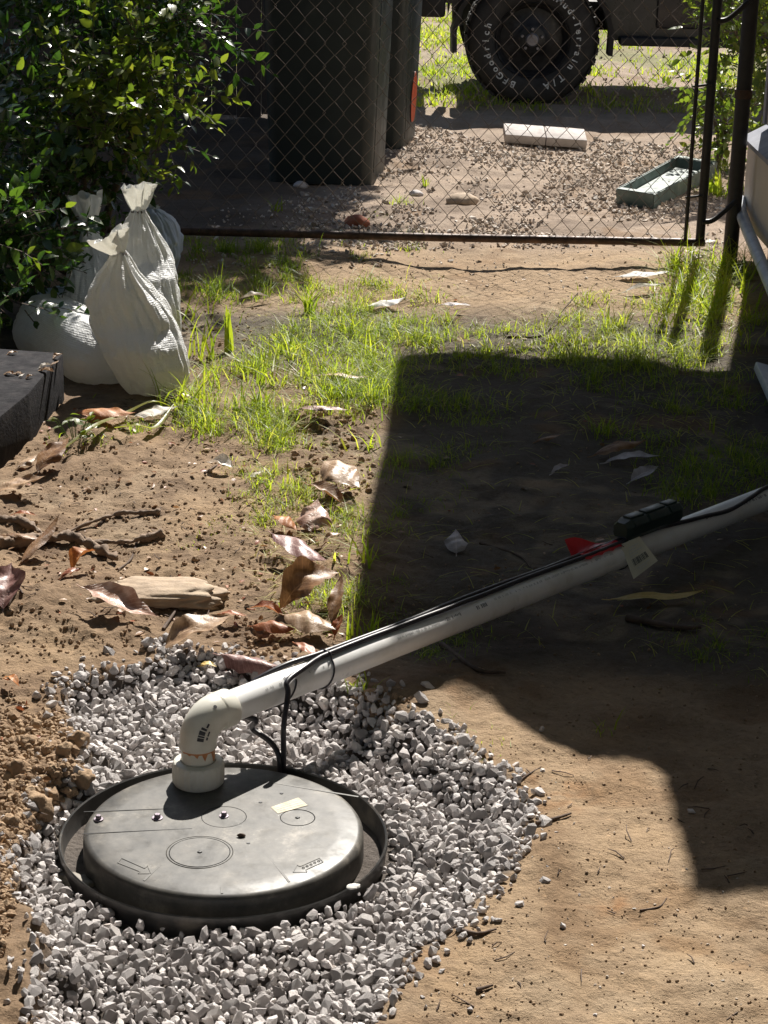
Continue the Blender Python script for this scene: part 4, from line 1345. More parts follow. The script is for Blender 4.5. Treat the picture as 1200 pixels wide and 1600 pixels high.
def bush_left():
    base = Vector((-1.45, 7.6, 0))
    root = empty('bush', base)
    tag(root, 'large leafy dark green bush with glossy leaves overhanging the sandbags at the left', 'bush')
    inv = Matrix.Translation(-base)
    balls = [ball(90, 90, 150, 7.9), ball(225, 105, 66, 7.75), ball(285, 40, 58, 7.8), ball(205, 215, 46, 7.7), ball(60, 270, 110, 7.5), ball(140, 215, 78, 7.6),
             ball(15, 420, 62, 6.75), ball(140, -80, 200, 8.0), ball(-80, 250, 190, 7.1), ball(-90, 450, 110, 6.8), ball(95, 330, 45, 7.35), ball(250, 20, 70, 7.9), ball(170, 310, 26, 7.45), ball(120, 395, 40, 6.75), ball(60, 350, 70, 6.9), ball(95, 320, 36, 6.8), ball(20, 480, 48, 6.35), ball(-40, 380, 90, 6.5)]
    r = np.random.default_rng(77)
    foliage(root, balls, 1350, r, M['leaf'], parts=300, inv=inv, size=(.022, .066), step=.023)
    # sprays on the yard side, sunlight put in by a brighter leaf colour
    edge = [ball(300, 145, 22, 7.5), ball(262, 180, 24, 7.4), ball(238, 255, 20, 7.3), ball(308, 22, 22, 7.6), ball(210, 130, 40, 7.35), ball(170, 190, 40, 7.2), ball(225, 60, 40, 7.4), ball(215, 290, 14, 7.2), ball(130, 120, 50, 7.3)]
    foliage(root, edge, 120, np.random.default_rng(78), M['leaf_bright'], inv=inv, size=(.034, .06), step=.023, tint=(.25, 1.0), names=('leaf', 'sun_tinted_foliage', 'stem'))
    # woody stems
    for k in range(7):
        a = base + Vector((R.uniform(-.2, .35), R.uniform(-.2, .2), 0))
        bb = balls[k]
        e = Vector(bb[:3])
        P = smooth_path([a, a.lerp(e, .4) + Vector((R.uniform(-.1, .1), R.uniform(-.1, .1), .1)), a.lerp(e, .8) + Vector((R.uniform(-.06, .06), 0, .05)), e], 5)
        o = tube('stem', P, [0.02 * (1 - .8 * i / (len(P) - 1)) for i in range(len(P))], M['bark'], root, 7)
        o.matrix_parent_inverse = inv
bush_left()

def shrub_right(nm, base, balls, n, label, seed):
    root = empty(nm, base)
    tag(root, label, 'shrub')
    inv = Matrix.Translation(-Vector(base))
    r = np.random.default_rng(seed)
    foliage(root, balls, n, r, M['leaf_bright'], parts=0, inv=inv, size=(.03, .055), tint=(.1, .95), up=.2)
    for b in balls[:3]:
        o = tube('stem', smooth_path([base, Vector(base).lerp(Vector(b[:3]), .5) + Vector((.03, 0, .05)), b[:3]], 4), .008, M['bark'], root, 6)
        o.matrix_parent_inverse = inv
g = G(1122, 262)
shrub_right('shrub', g, [ball(1095, 160, 22, g.y), ball(1130, 180, 26, g.y), ball(1125, 140, 18, g.y), ball(1140, 225, 18, g.y)], 70, 'low bright green shrub seen between the gate bars', 31)
shrub_right('shrub', (1.95, 10.4, 0), [ball(1190, 40, 40, 10.3), ball(1145, 40, 26, 10.2), ball(1205, 130, 34, 10.2), ball(1180, 175, 20, 10.0), ball(1145, 90, 16, 10.2), ball(1170, -60, 70, 10.5)], 260, 'tall bright green shrub behind the thick gate post', 32)
g = G(1118, 300)
tuft('weed', g.x * 0 + 1112, 300, 14, 0.15, 0.02, (0.1, 0.8), 'broad-leaved weed between the upright and the thick post', 'weed', seed=21, spread=0.03)

def shade_tree():
    base = Vector((-0.75, 13.4, 0))
    root = empty('tree', base)
    tag(root, 'broadleaf tree behind the board fence casting dappled shade on the gate', 'tree')
    inv = Matrix.Translation(-base)
    balls = [(-0.55, 12.7, 4.1, .85), (-0.15, 12.2, 4.0, .6), (-1.3, 12.9, 4.2, .9), (-2.1, 12.6, 4.1, .9), (-0.9, 12.0, 4.3, .7), (-1.6, 13.6, 4.6, .9), (0.1, 12.75, 4.2, .5), (-.7, 14.2, 4.2, 1.0), (-1.8, 14.6, 4.4, 1.1), (-.3, 15.2, 4.6, 1.0), (-1.4, 15.6, 4.6, 1.1), (-2.6, 13.6, 4.2, 1.0), (-.2, 13.5, 4.0, .7)]
    r = np.random.default_rng(51)
    P, A, U, sz, paths = twigs(balls, 3200, r, tl=(.3, .7), step=.06, size=(.10, .17), up=.1, inner=.0)
    Rm = leaf_batch(P, A, U, sz, None)
    V, F, T = merge_leaves(P, Rm, sz, r.uniform(.1, .8, len(P)), r.integers(0, 4, len(P)))
    o = link('crown', fast('crown', V, F, tint=T, smooth=True), M['leaf'], root)
    o.matrix_parent_inverse = inv
    o = tube('trunk', smooth_path([base, base + Vector((.05, -.1, 1.4)), base + Vector((-.1, -.2, 2.8)), Vector((-.9, 12.7, 4.2))], 5), [.13 - .004 * i for i in range(16)], M['bark'], root, 12)
    o.matrix_parent_inverse = inv
    for b in balls:
        s = base + Vector((-.1, -.2, 2.6))
        o = tube('limb', smooth_path([s, s.lerp(Vector(b[:3]), .5) + Vector((0, 0, .15)), b[:3]], 4), [.05, .045, .042, .038, .034, .03, .025, .02, .015], M['bark'], root, 8)
        o.matrix_parent_inverse = inv
shade_tree()

def far_shrub():
    base = Vector((-0.6, 20.5, 0))
    root = empty('shrub', base)
    tag(root, 'dark shrub at the far edge of the lawn', 'shrub')
    inv = Matrix.Translation(-base)
    balls = [(-0.9, 20.2, .5, .8), (-0.1, 20.3, .55, .6), (-2, 20.5, .7, 1.0), (.3, 20.6, .8, .5), (-.6, 20.6, 1.1, .9)]
    foliage(root, balls, 420, np.random.default_rng(61), M['leaf'], inv=inv, size=(.07, .12), step=.06, tl=(.2, .5), tint=(.05, .6))
far_shrub()

# unseen house wall and tree, added to close off part of the sky
def neighbours():
    root = empty('sky_block_wall', (-3.3, 1, 0))
    tag(root, 'unseen dark timber wall added left of the yard to block sky light', 'house')
    for k in range(24):
        box('cladding_board', (.03, 12, .17), M['board'], root, (R.uniform(-.004, .004), -.5, .1 + k * .175))
    box('wall_core', (2.5, 12, 4.2), M['board'], root, (-1.28, -.5, 2.1))
    base = Vector((0.6, -2.6, 0))
    root = empty('tree', base)
    tag(root, 'unseen tree added behind the viewer, its crown blocking sky light over the yard', 'tree')
    inv = Matrix.Translation(-base)
    balls = [(x + R.uniform(-.3, .3), y + R.uniform(-.3, .3), R.uniform(3.6, 5.0) if y < -1 else R.uniform(4.9, 5.8), 1.1) for x in (-2.6, -1.2, .2, 1.6, 3) for y in (-4, -2.8, -1.5, 0, 1.4, 2.8, 4.2)]
    r = np.random.default_rng(53)
    P, A, U, sz, paths = twigs(balls, 3600, r, tl=(.3, .7), step=.07, size=(.14, .22), up=.1, inner=.0)
    V, F, T = merge_leaves(P, leaf_batch(P, A, U, sz, None), sz, r.uniform(.1, .8, len(P)), r.integers(0, 4, len(P)))
    o = link('crown', fast('crown', V, F, tint=T, smooth=True), M['leaf'], root)
    o.matrix_parent_inverse = inv
    o = tube('trunk', smooth_path([base, base + Vector((.05, .1, 1.4)), base + Vector((-.1, .1, 3.0)), base + Vector((0, 0, 4.4))], 5), [.16 - .005 * i for i in range(16)], M['bark'], root, 12)
    o.matrix_parent_inverse = inv
neighbours()

# ------------------------------------------------------------------ parked car
def car():
    g = G(832, 166)
    WY = g.y
    wc = on_y(832, 67, WY)
    rad = 0.403
    cz = g.z + rad - 0.004
    root = empty('parked_car', (wc.x, WY, g.z))
    tag(root, 'dark open off-road car parked side-on beyond the gate with white-lettered tyres', 'car')
    z0 = rad - 0.004
    WB, W = 2.45, 1.42
    def wheel(x, y, face, text):
        w = empty('wheel')
        w.parent = root
        w.location = (x, y, z0)
        if face < 0:
            w.rotation_euler = (0, 0, math.pi)
        # tyre built about Y axis; outside face at y=0 looking to -Y
        prof = [(0.225, 0.03), (0.25, 0.012), (0.29, -0.002), (0.335, 0.0), (0.37, 0.012), (0.392, 0.035), (0.403, 0.06), (0.403, 0.2), (0.392, 0.225), (0.35, 0.245), (0.28, 0.25), (0.225, 0.23)]
        tyre = lathe('tyre', [(r_, z_) for r_, z_ in prof], M['tyre'], w, 72, (0, 0, 0), (-math.pi / 2, 0, 0), True, angle=60)
        # tread lugs
        bm = bmesh.new()
        for k in range(40):
            for sidez in (0.055, 0.13, 0.2):
                a = 2 * math.pi * (k + (0.5 if sidez == 0.13 else 0)) / 40
                mt = Matrix.Rotation(a, 4, 'Y') @ Matrix.Translation((0.406, sidez, 0))
                box_bm(bm, (0.016, 0.058, 0.042), mt, 0)
        link('tread', bm_mesh('tread', bm), M['tyre'], w)
        # dished steel rim
        rp = [(0.232, 0.028), (0.226, 0.02), (0.215, 0.03), (0.208, 0.075), (0.19, 0.1), (0.12, 0.085), (0.085, 0.06), (0.08, 0.055), (0.0, 0.055)]
        lathe('rim', rp, M['rim'], w, 56, (0, 0, 0), (-math.pi / 2, 0, 0), angle=50)
        lathe('hub_cap', [(0.042, 0.055), (0.042, 0.028), (0.034, 0.02), (0.0, 0.018)], M['hub'], w, 24, (0, 0, 0), (-math.pi / 2, 0, 0))
        bm = bmesh.new()
        for k in range(5):
            a = 2 * math.pi * k / 5 + .3
            bmesh.ops.create_cone(bm, cap_ends=True, segments=6, radius1=.011, radius2=.009, depth=.022,
                                  matrix=Matrix.Translation((0.064 * math.cos(a), 0.05, 0.064 * math.sin(a))) @ Matrix.Rotation(math.pi / 2, 4, 'X'))
        link('lug_nuts', bm_mesh('lug_nuts', bm), M['hub'], w)
        if text:
            # raised white lettering round the sidewall
            def arc(s, a_mid, rr, size, track, flip=False):
                n = len(s)
                for i, ch in enumerate(s):
                    if ch == ' ': continue
                    a = math.radians(a_mid - track * (i - (n - 1) / 2))
                    me = text_mesh(ch, size, 0.0012)
                    me.materials.clear()
                    me.materials.append(M['letter'])
                    o = bpy.data.objects.new('letter', me)
                    C.objects.link(o)
                    o.parent = w
                    # letter plane XY -> wheel face plane XZ, baseline toward the hub
                    o.matrix_basis = Matrix.Translation((rr * math.cos(a), -0.0035, rr * math.sin(a))) @ Matrix.Rotation(math.pi / 2 - a, 4, 'Y') @ Matrix.Rotation(math.pi / 2, 4, 'X')
            rr = 0.288
            arc('BFGoodrich', 205, rr, 0.057, 9.4)
            arc('Radial', 88, rr, 0.057, 9.4)
            arc('Mud-Terrain', 12, rr, 0.057, 9.0)
            arc('T/A', -60, rr, 0.058, 9.8)
        return w
    wheel(0, 0, 1, True)
    wheel(WB, 0, 1, False)
    wheel(0, W + .1, -1, False)
    wheel(WB, W + .1, -1, False)
    # side panels: near body side with wheel arches
    def arch_panel(name, y, th):
        z_b, z_t = 0.40, 1.06
        pts = [(-0.62, 0.62)]
        for cx in (0.0, WB):
            pts += [(cx - 0.5, 0.6 if cx == 0 else z_b)]
            for k in range(11):
                a = math.radians(180 - 18 * k)
                pts.append((cx + 0.49 * math.cos(a), max(z0 + 0.46 * math.sin(a), z_b)))
        pts += [(WB + 0.75, z_b + .15), (WB + 0.8, z_t - .1), (WB + .2, z_t), (-.3, z_t), (-0.62, z_t - .1)]
        bm = bmesh.new()
        vs = [bm.verts.new((x_, y, z_)) for x_, z_ in pts]
        f = bm.faces.new(vs)
        r_ = bmesh.ops.extrude_face_region(bm, geom=[f])
        bmesh.ops.translate(bm, vec=(0, th, 0), verts=[v for v in r_['geom'] if isinstance(v, bmesh.types.BMVert)])
        bmesh.ops.triangulate(bm, faces=bm.faces[:])
        return link(name, bm_mesh(name, bm), M['carpaint'], root)
    arch_panel('body_side', 0.10, 0.05)
    arch_panel('body_side', W - 0.02, 0.05)
    box('floor_pan', (3.1, W - 0.2, 0.06), M['carblack'], root, (WB / 2, W / 2 + .05, 0.60), bevel=.01)
    box('bonnet', (1.0, W - 0.18, 0.05), M['carpaint'], root, (WB + .3, W / 2 + .05, 0.90), bevel=.015)
    box('tailgate', (0.05, W - 0.2, 0.36), M['carpaint'], root, (-0.62, W / 2 + .05, 0.74), bevel=.01)
    box('door', (0.92, 0.03, 0.44), M['carpaint'], root, (WB / 2, 0.083, 0.70), bevel=.012)
    box('door_handle', (0.13, 0.02, 0.025), M['carblack'], root, (WB / 2 - .33, 0.056, 0.83), bevel=.006)
    box('side_step', (1.42, 0.14, 0.05), M['carblack'], root, (WB / 2 + .02, 0.04, 0.405), bevel=.012)
    box('bumper', (0.16, W + .1, 0.15), M['carblack'], root, (-0.62, W / 2 + .05, 0.60), bevel=.02)
    box('bumper', (0.16, W + .1, 0.15), M['carblack'], root, (WB + .85, W / 2 + .05, 0.60), bevel=.02)
    for sx in (0, WB):
        bm = bmesh.new()
        A = []
        for k in range(13):
            a = math.radians(190 - 200 * k / 12)
            A.append([bm.verts.new((sx + r_ * math.cos(a), y_, z0 + r_ * math.sin(a) * .95)) for r_, y_ in ((.47, .10), (.47, -.03), (.50, -.04), (.51, .10))])
        for p, q in zip(A, A[1:]):
            for i in range(4):
                bm.faces.new((p[i], p[(i + 1) % 4], q[(i + 1) % 4], q[i]))
        link('wheel_arch', bm_mesh('wheel_arch', bm, True, 40), M['carblack'], root)
        tube('axle', [(sx, .2, z0), (sx, W - .1, z0)], .045, M['carblack'], root, 10)
    for s in (0, 1):
        box('seat', (0.42, 0.46, 0.14), M['carblack'], root, (WB / 2 - .1, .42 + s * .68, .70), bevel=.04)
    box('chassis_rail', (3.0, 0.09, 0.12), M['carblack'], root, (WB / 2, .36, .50), bevel=.01)
    box('chassis_rail', (3.0, 0.09, 0.12), M['carblack'], root, (WB / 2, W - .3, .50), bevel=.01)
car()

# ------------------------------------------------------------------ things lying beyond the gate
def from_pts(name, top, thick, m, parent=None, bevel=0.006):
    """block from its four top corners"""
    bm = bmesh.new()
    t = [bm.verts.new(p) for p in top]
    n = (Vector(top[1]) - Vector(top[0])).cross(Vector(top[3]) - Vector(top[0])).normalized()
    if n.z < 0: n = -n
    b = [bm.verts.new(Vector(p) - n * thick) for p in top]
    k = len(top)
    bm.faces.new(t)
    bm.faces.new(b[::-1])
    for i in range(k):
        bm.faces.new((t[i], b[i], b[(i + 1) % k], t[(i + 1) % k]))
    bmesh.ops.recalc_face_normals(bm, faces=bm.faces[:])
    if bevel:
        bmesh.ops.bevel(bm, geom=bm.edges[:], offset=bevel, segments=2, affect='EDGES', profile=0.5)
    return link(name, bm_mesh(name, bm, True, 35), m, parent)

fl, fr_ = G(789, 226), G(917, 235)
for t0, t1, lab in ((0.0, 0.497, 'left of two pale concrete pavers lying end to end below the tyre'), (0.503, 1.0, 'right of two pale concrete pavers lying end to end below the tyre')):
    a, b = fl.lerp(fr_, t0), fl.lerp(fr_, t1)
    dv = (fr_ - fl).normalized()
    nv = Vector((-dv.y, dv.x, 0)) * 0.19
    up = Vector((0, 0, 0.055))
    rise = Vector((0, 0, 0.035))
    o = from_pts('concrete_paver', [a + up, b + up, b + nv + up + rise, a + nv + up + rise], 0.05, M['concrete'])
    tag(o, lab, 'paver')

def tray():
    bl = [G(963, 318), G(1021, 328), G(1118, 277), G(1057, 266)]
    z = min(p.z for p in bl)
    c = sum(bl, Vector()) / 4
    root = empty('plastic_tray', c)
    tag(root, 'upturned grey-green plastic tray lying on the rubble by the gate upright', 'tray')
    inv = Matrix.Translation(-c)
    out = [Vector((p.x, p.y, z)) for p in bl]
    H = 0.078
    ins = [p.lerp(c, 0.10) for p in out]
    names = ['end_wall', 'side_wall', 'end_wall', 'side_wall']
    for i in range(4):
        j = (i + 1) % 4
        bm = bmesh.new()
        q = [out[i], out[j], ins[j], ins[i]]
        lo = [bm.verts.new((p.x, p.y, z)) for p in q]
        hi = [bm.verts.new((p.x + (p.x - c.x) * .03, p.y + (p.y - c.y) * .03, z + H)) for p in q]
        bm.faces.new(lo[::-1])
        bm.faces.new(hi)
        for a in range(4):
            bm.faces.new((lo[a], lo[(a + 1) % 4], hi[(a + 1) % 4], hi[a]))
        bmesh.ops.recalc_face_normals(bm, faces=bm.faces[:])
        bmesh.ops.bevel(bm, geom=bm.edges[:], offset=0.004, segments=2, affect='EDGES')
        o = link(names[i], bm_mesh(names[i], bm, True, 35), M['greytray'], root)
        o.matrix_parent_inverse = inv
    o = from_pts('tray_floor', [(p.x, p.y, z + 0.03) for p in ins], 0.015, M['greytray'], root, 0.0)
    o.matrix_parent_inverse = inv
tray()

def lump(name, px, py, sz, sq, m, label, cat, seed, rz=0.0, lift=0.2, sub=3, amp=0.25, group=None):
    V, F = rough_lump(seed, sub, amp, 1.3, sq)
    o = link(name, fast(name, V * sz, F, tint=np.full(len(V), .5), smooth=sub > 2), m)
    o.location = G(px, py, sz * lift)
    o.rotation_euler = (0, 0, rz)
    tag(o, label, cat, group)
    return o
lump('rock', 722, 318, .062, (1.2, 1.0, .55), M['rock'], 'flat tan rock lying among rubble beyond the gate', 'rock', 3)
lump('brick', 558, 352, .055, (1.0, .7, .6), M['brick'], 'broken red brick piece just behind the gate rail', 'brick', 5)
lump('rock', 470, 292, .03, (1.2, 1, .7), M['stone'], 'grey rock in the shade in front of the nearest bin', 'rock', 7)
lump('rock', 650, 305, .028, (1.2, 1, .7), M['stone'], 'pale rock in the sun at the right of the nearest bin', 'rock', 8)
# flat stone on the churned soil
a, b = G(150, 940), G(348, 945)
V, F = rough_lump(19, 5, 0.34, 1.7, (1, 1, 1))
V = np.sign(V) * np.abs(V) ** 0.85
ln = (b - a).length / 2
o = link('flat_stone', fast('flat_stone', V * np.array([ln, 0.06, 0.026]), F, smooth=True), M['rock'])
o.location = (a + b) / 2 + Vector((0, .02, .012))
o.rotation_euler = (math.radians(6), 0, math.atan2(b.y - a.y, b.x - a.x))
tag(o, 'long flat tan stone half buried in soil behind the gravel', 'stone')

# dark block at the left edge
def block():
    A, B, D = on_z(99, 551, .16), on_z(45, 614, .16), on_z(-60, 700, .16)
    bk = Vector((-1.0, .12, 0))
    o = from_pts('concrete_block', [A, B, D, D + Vector((-.7, .1, 0)), A + Vector((-.75, .14, 0))], 0.2, M['shaded_block'], None, 0.008)
    tag(o, 'dark concrete block with fallen leaves on it at the left edge', 'block')
block()

# ------------------------------------------------------------------ sandbags
def sack(root, sections, m, pleat, seed, nseg=120, nring=56, name='sack'):
    """loft closed rings: (centre xyz, rx, ry, pleat amount)"""
    ts = np.linspace(0, 1, len(sections))
    arr = np.array([[*c, rx, ry, p] for c, rx, ry, p in sections])
    tt = np.linspace(0, 1, nring)
    # smooth interpolation
    I = np.stack([np.interp(tt, ts, arr[:, k]) for k in range(6)], 1)
    for _ in range(2):
        I[1:-1] = (I[:-2] + 2 * I[1:-1] + I[2:]) / 4
    V, F = [], []
    for i, (cx, cy, cz, rx, ry, pl) in enumerate(I):
        for k in range(nseg):
            a = 2 * math.pi * k / nseg
            q = Vector((math.cos(a) * 1.3, math.sin(a) * 1.3, tt[i] * 3.0 + seed))
            pn = noise.noise(Vector((math.cos(a) * pleat, math.sin(a) * pleat, tt[i] * 1.2 + seed)))
            pl_ = 1 + pl * (abs(pn) * 2.2 - 0.45)
            hz = 0.03 * noise.noise(Vector((math.cos(a) * 1.5, math.sin(a) * 1.5, tt[i] * 16 + seed))) - 0.07 * max(0, abs(noise.noise(Vector((math.cos(a) * 2.1, math.sin(a) * 2.1, tt[i] * 4.5 + seed * 2)))) * -7 + 1) + 0.05 * abs(noise.noise(Vector((math.cos(a) * 4.5 + tt[i] * 3, math.sin(a) * 4.5, tt[i] * 7 + seed * 3))))
            cr = noise.noise(Vector((math.cos(a) * 4.2, math.sin(a) * 4.2, tt[i] * 1.6 + seed * 5)))
            hz -= 0.085 * max(0.0, 1 - abs(cr) * 6) * min(1.0, max(0.0, (tt[i] - .22) * 3))
            d = pl_ * (1 + 0.13 * noise.noise(q)) + hz
            ca, sa = math.cos(a), math.sin(a)
            e = 0.86
            V.append((cx + rx * d * math.copysign(abs(ca) ** e, ca), cy + ry * d * math.copysign(abs(sa) ** e, sa), cz + 0.012 * noise.noise(q * 1.7 + Vector((9, 0, 0)))))
    for i in range(nring - 1):
        for k in range(nseg):
            F.append((i * nseg + k, i * nseg + (k + 1) % nseg, (i + 1) * nseg + (k + 1) % nseg, (i + 1) * nseg + k))
    me = bpy.data.meshes.new(name)
    caps = [tuple(range(nseg))[::-1], tuple((nring - 1) * nseg + k for k in range(nseg))]
    me.from_pydata(V, [], F + caps)
    me.polygons.foreach_set('use_smooth', np.full(len(me.polygons), True))
    me.update()
    return link(name, me, m, root)

def neck_ruffle(root, base, up, rad, L, m, seed):
    V, F = [], []
    nseg, nr = 60, 14
    up = Vector(up).normalized()
    n = up.orthogonal().normalized()
    b = up.cross(n)
    for i in range(nr):
        t = i / (nr - 1)
        for k in range(nseg):
            a = 2 * math.pi * k / nseg
            pl = 1 + (0.2 + 0.5 * t) * noise.noise(Vector((math.cos(a) * 3.2, math.sin(a) * 3.2, t * .8 + seed)))
            rr = rad * (0.45 + 1.0 * t ** .7) * pl
            zz = L * t * (1 + .35 * noise.noise(Vector((math.cos(a) * 1.4, math.sin(a) * 1.4, seed))))
            V.append(tuple(Vector(base) + (n * math.cos(a) + b * math.sin(a)) * rr + up * zz))
    for i in range(nr - 1):
        for k in range(nseg):
            F.append((i * nseg + k, i * nseg + (k + 1) % nseg, (i + 1) * nseg + (k + 1) % nseg, (i + 1) * nseg + k))
    me = bpy.data.meshes.new('ruffle')
    me.from_pydata(V, [], F)
    me.polygons.foreach_set('use_smooth', np.full(len(me.polygons), True))
    return link('ruffle', me, m, root)

def standing_bag(px, py, label, prof, depth, m, seed, ruff=(.035, .09), rdir=(0, 0, 1)):
    """prof: rows of (photo height, left, right) surveyed at the bag's own distance"""
    g = G(px, py)
    root = empty('sandbag', g)
    tag(root, label, 'sandbag', 'white sandbags under the bush')
    sec = []
    n = len(prof)
    for i, (yy, x0, x1) in enumerate(prof):
        a, b = on_y(x0, yy, g.y), on_y(x1, yy, g.y)
        c = (a + b) / 2
        t = i / (n - 1)
        rx = (b - a).length / 2
        ry = rx * (depth if t < .6 else depth + (1 - depth) * (t - .6) / .4)
        belly = 1 - float(sstep(.30, .50, t))
        ry = ry * (1 + .25 * belly)
        sec.append(((c.x - g.x, .05 * t - .045 * belly + .02, c.z - g.z), rx, ry, .03 + .40 * max(0, t - .35) if t < .95 else .25))
    # flatten the foot on the ground
    z0 = sec[0][0][2]
    sec = [((c[0], c[1], c[2] - z0), rx, ry, p) for c, rx, ry, p in sec]
    c, rx, ry, p = sec[0]
    sec = [((c[0], c[1], -.012), rx * .5, ry * .5, 0), ((c[0], c[1], -.008), rx * .9, ry * .9, 0.02)] + sec
    sack(root, sec, m, 3.6, seed, nring=90)
    c, rx, ry, p = sec[-1]
    nk = Vector((c[0], c[1], c[2] - .008))
    neck_ruffle(root, nk, rdir, ruff[0], ruff[1], m, seed + 3)
    lathe('tie', [(rx * 1.02 + .001, -.005), (rx * 1.02 + .005, 0), (rx * 1.02 + .001, .005), (rx - .003, 0)], M['twig'], root, 20, nk, closed=True)
    return root

standing_bag(228, 603, 'plump white sandbag tied at the neck, standing in front', [(603, 196, 286), (588, 182, 295), (562, 170, 297), (535, 156, 291), (505, 143, 279), (478, 135, 258), (452, 140, 234), (430, 154, 212), (412, 167, 199), (400, 173, 192)], .85, M['bag'], 4.0, (.040, .07), rdir=(-.5, 0, 1))
standing_bag(240, 540, 'taller white sandbag with a frilled neck behind the front one', [(540, 185, 288), (500, 172, 287), (460, 165, 282), (430, 160, 275), (405, 166, 264), (380, 176, 250), (360, 187, 238), (345, 196, 228), (333, 201, 222)], .9, M['bag'], 9.0, (.036, .085), rdir=(.05, 0, 1))
standing_bag(150, 520, 'white sandbag with a frilled top poking out of the bush', [(520, 105, 190), (470, 100, 192), (425, 106, 182), (395, 114, 165), (368, 122, 150), (354, 127, 145)], .9, M['bag'], 14.0, (.04, .10), rdir=(-.15, 0, 1))
standing_bag(252, 425, 'white sandbag tinted blue as shade, farthest back', [(425, 205, 275), (400, 195, 286), (375, 192, 286), (350, 200, 272), (338, 212, 255), (333, 222, 245)], .9, M['bag_shade_blue'], 19.0, (.02, .02), rdir=(0, .7, .7))

def lying_bag(a, b, rad, label, m, seed, sq=0.78):
    a, b = Vector(a), Vector(b)
    c = (a + b) / 2
    root = empty('sandbag', (c.x, c.y, h1(c.x, c.y)))
    tag(root, label, 'sandbag', 'white sandbags under the bush')
    ax = (b - a).normalized()
    up = Vector((0, 0, 1))
    side = up.cross(ax).normalized()
    up = ax.cross(side)
    nseg, nr = 64, 48
    V, F = [], []
    L = (b - a).length
    for i in range(nr):
        t = i / (nr - 1)
        prof = max(0.0, 1 - abs(2 * t - 1) ** 4.5) ** .5
        prof = prof if 0 < i < nr - 1 else 0.06
        for k in range(nseg):
            th = 2 * math.pi * k / nseg
            q = Vector((math.cos(th), math.sin(th), t * 3 + seed))
            endw = (abs(2 * t - 1)) ** 2
            d = 1 + .16 * noise.noise(q * 1.1) + .14 * endw * noise.noise(Vector((math.cos(th) * 5, math.sin(th) * 5, seed))) + .02 * noise.noise(Vector((q.x * 2, q.y * 2, t * 14)))
            V.append(tuple(a.lerp(b, t) + (side * math.cos(th) + up * math.sin(th) * sq) * rad * prof * d - root.location))
    for i in range(nr - 1):
        for k in range(nseg):
            F.append((i * nseg + k, i * nseg + (k + 1) % nseg, (i + 1) * nseg + (k + 1) % nseg, (i + 1) * nseg + k))
    me = bpy.data.meshes.new('sack')
    me.from_pydata(V, [], F + [tuple(range(nseg))[::-1], tuple((nr - 1) * nseg + k for k in range(nseg))])
    me.polygons.foreach_set('use_smooth', np.full(len(me.polygons), True))
    link('sack', me, m, root)
    # seam along the side
    P = [a.lerp(b, t) + (side * -math.cos(.7) + up * math.sin(.7) * sq) * rad * max(0.02, 1 - abs(2 * t - 1) ** 3.2) ** .5 * 1.02 - root.location for t in np.linspace(.03, .97, 20)]
    tube('seam', P, .002, m, root, 6)
    return root
lying_bag(on_y(186, 572, 6.12), on_y(52, 497, 6.75), .128, 'fat white sandbag lying on its side by the dark block', M['bag'], 2.0, .9)
lying_bag(on_y(160, 515, 6.8), on_y(62, 478, 7.05), .115, 'white sandbag, tinted blue as shade, behind the one lying by the block', M['bag_shade_blue'], 6.0)

# ------------------------------------------------------------------ basin and lid
def basin():
    root = empty('sump_basin', (LID.x, LID.y, -0.3))
    tag(root, 'round black plastic sump basin sunk in the gravel with a raised rim', 'basin')
    z = 0.3
    lathe('rim', [(0.290, z - .30), (0.2885, z - .06), (0.2905, z - .034), (RIM_R + .0005, z - .024), (RIM_R - .0002, z - .0165), (0.2905, z - .0148), (0.2880, z - .017), (0.2868, z - .03), (0.280, z - .062), (0.276, z - .066)], M['rimplastic'], root, 128)
    lathe('flange', [(0.2755, z - .0665), (0.262, z - .064), (0.255, z - .0635), (0.20, z - .0635), (0.20, z - .09), (.2755, z - .09)], M['silt'], root, 128)
    lathe('drum', [(0.287, z - .3), (0.275, z - .3), (0.275, z - .095), (0.2, z - .095)], M['blackplastic'], root, 64)
basin()

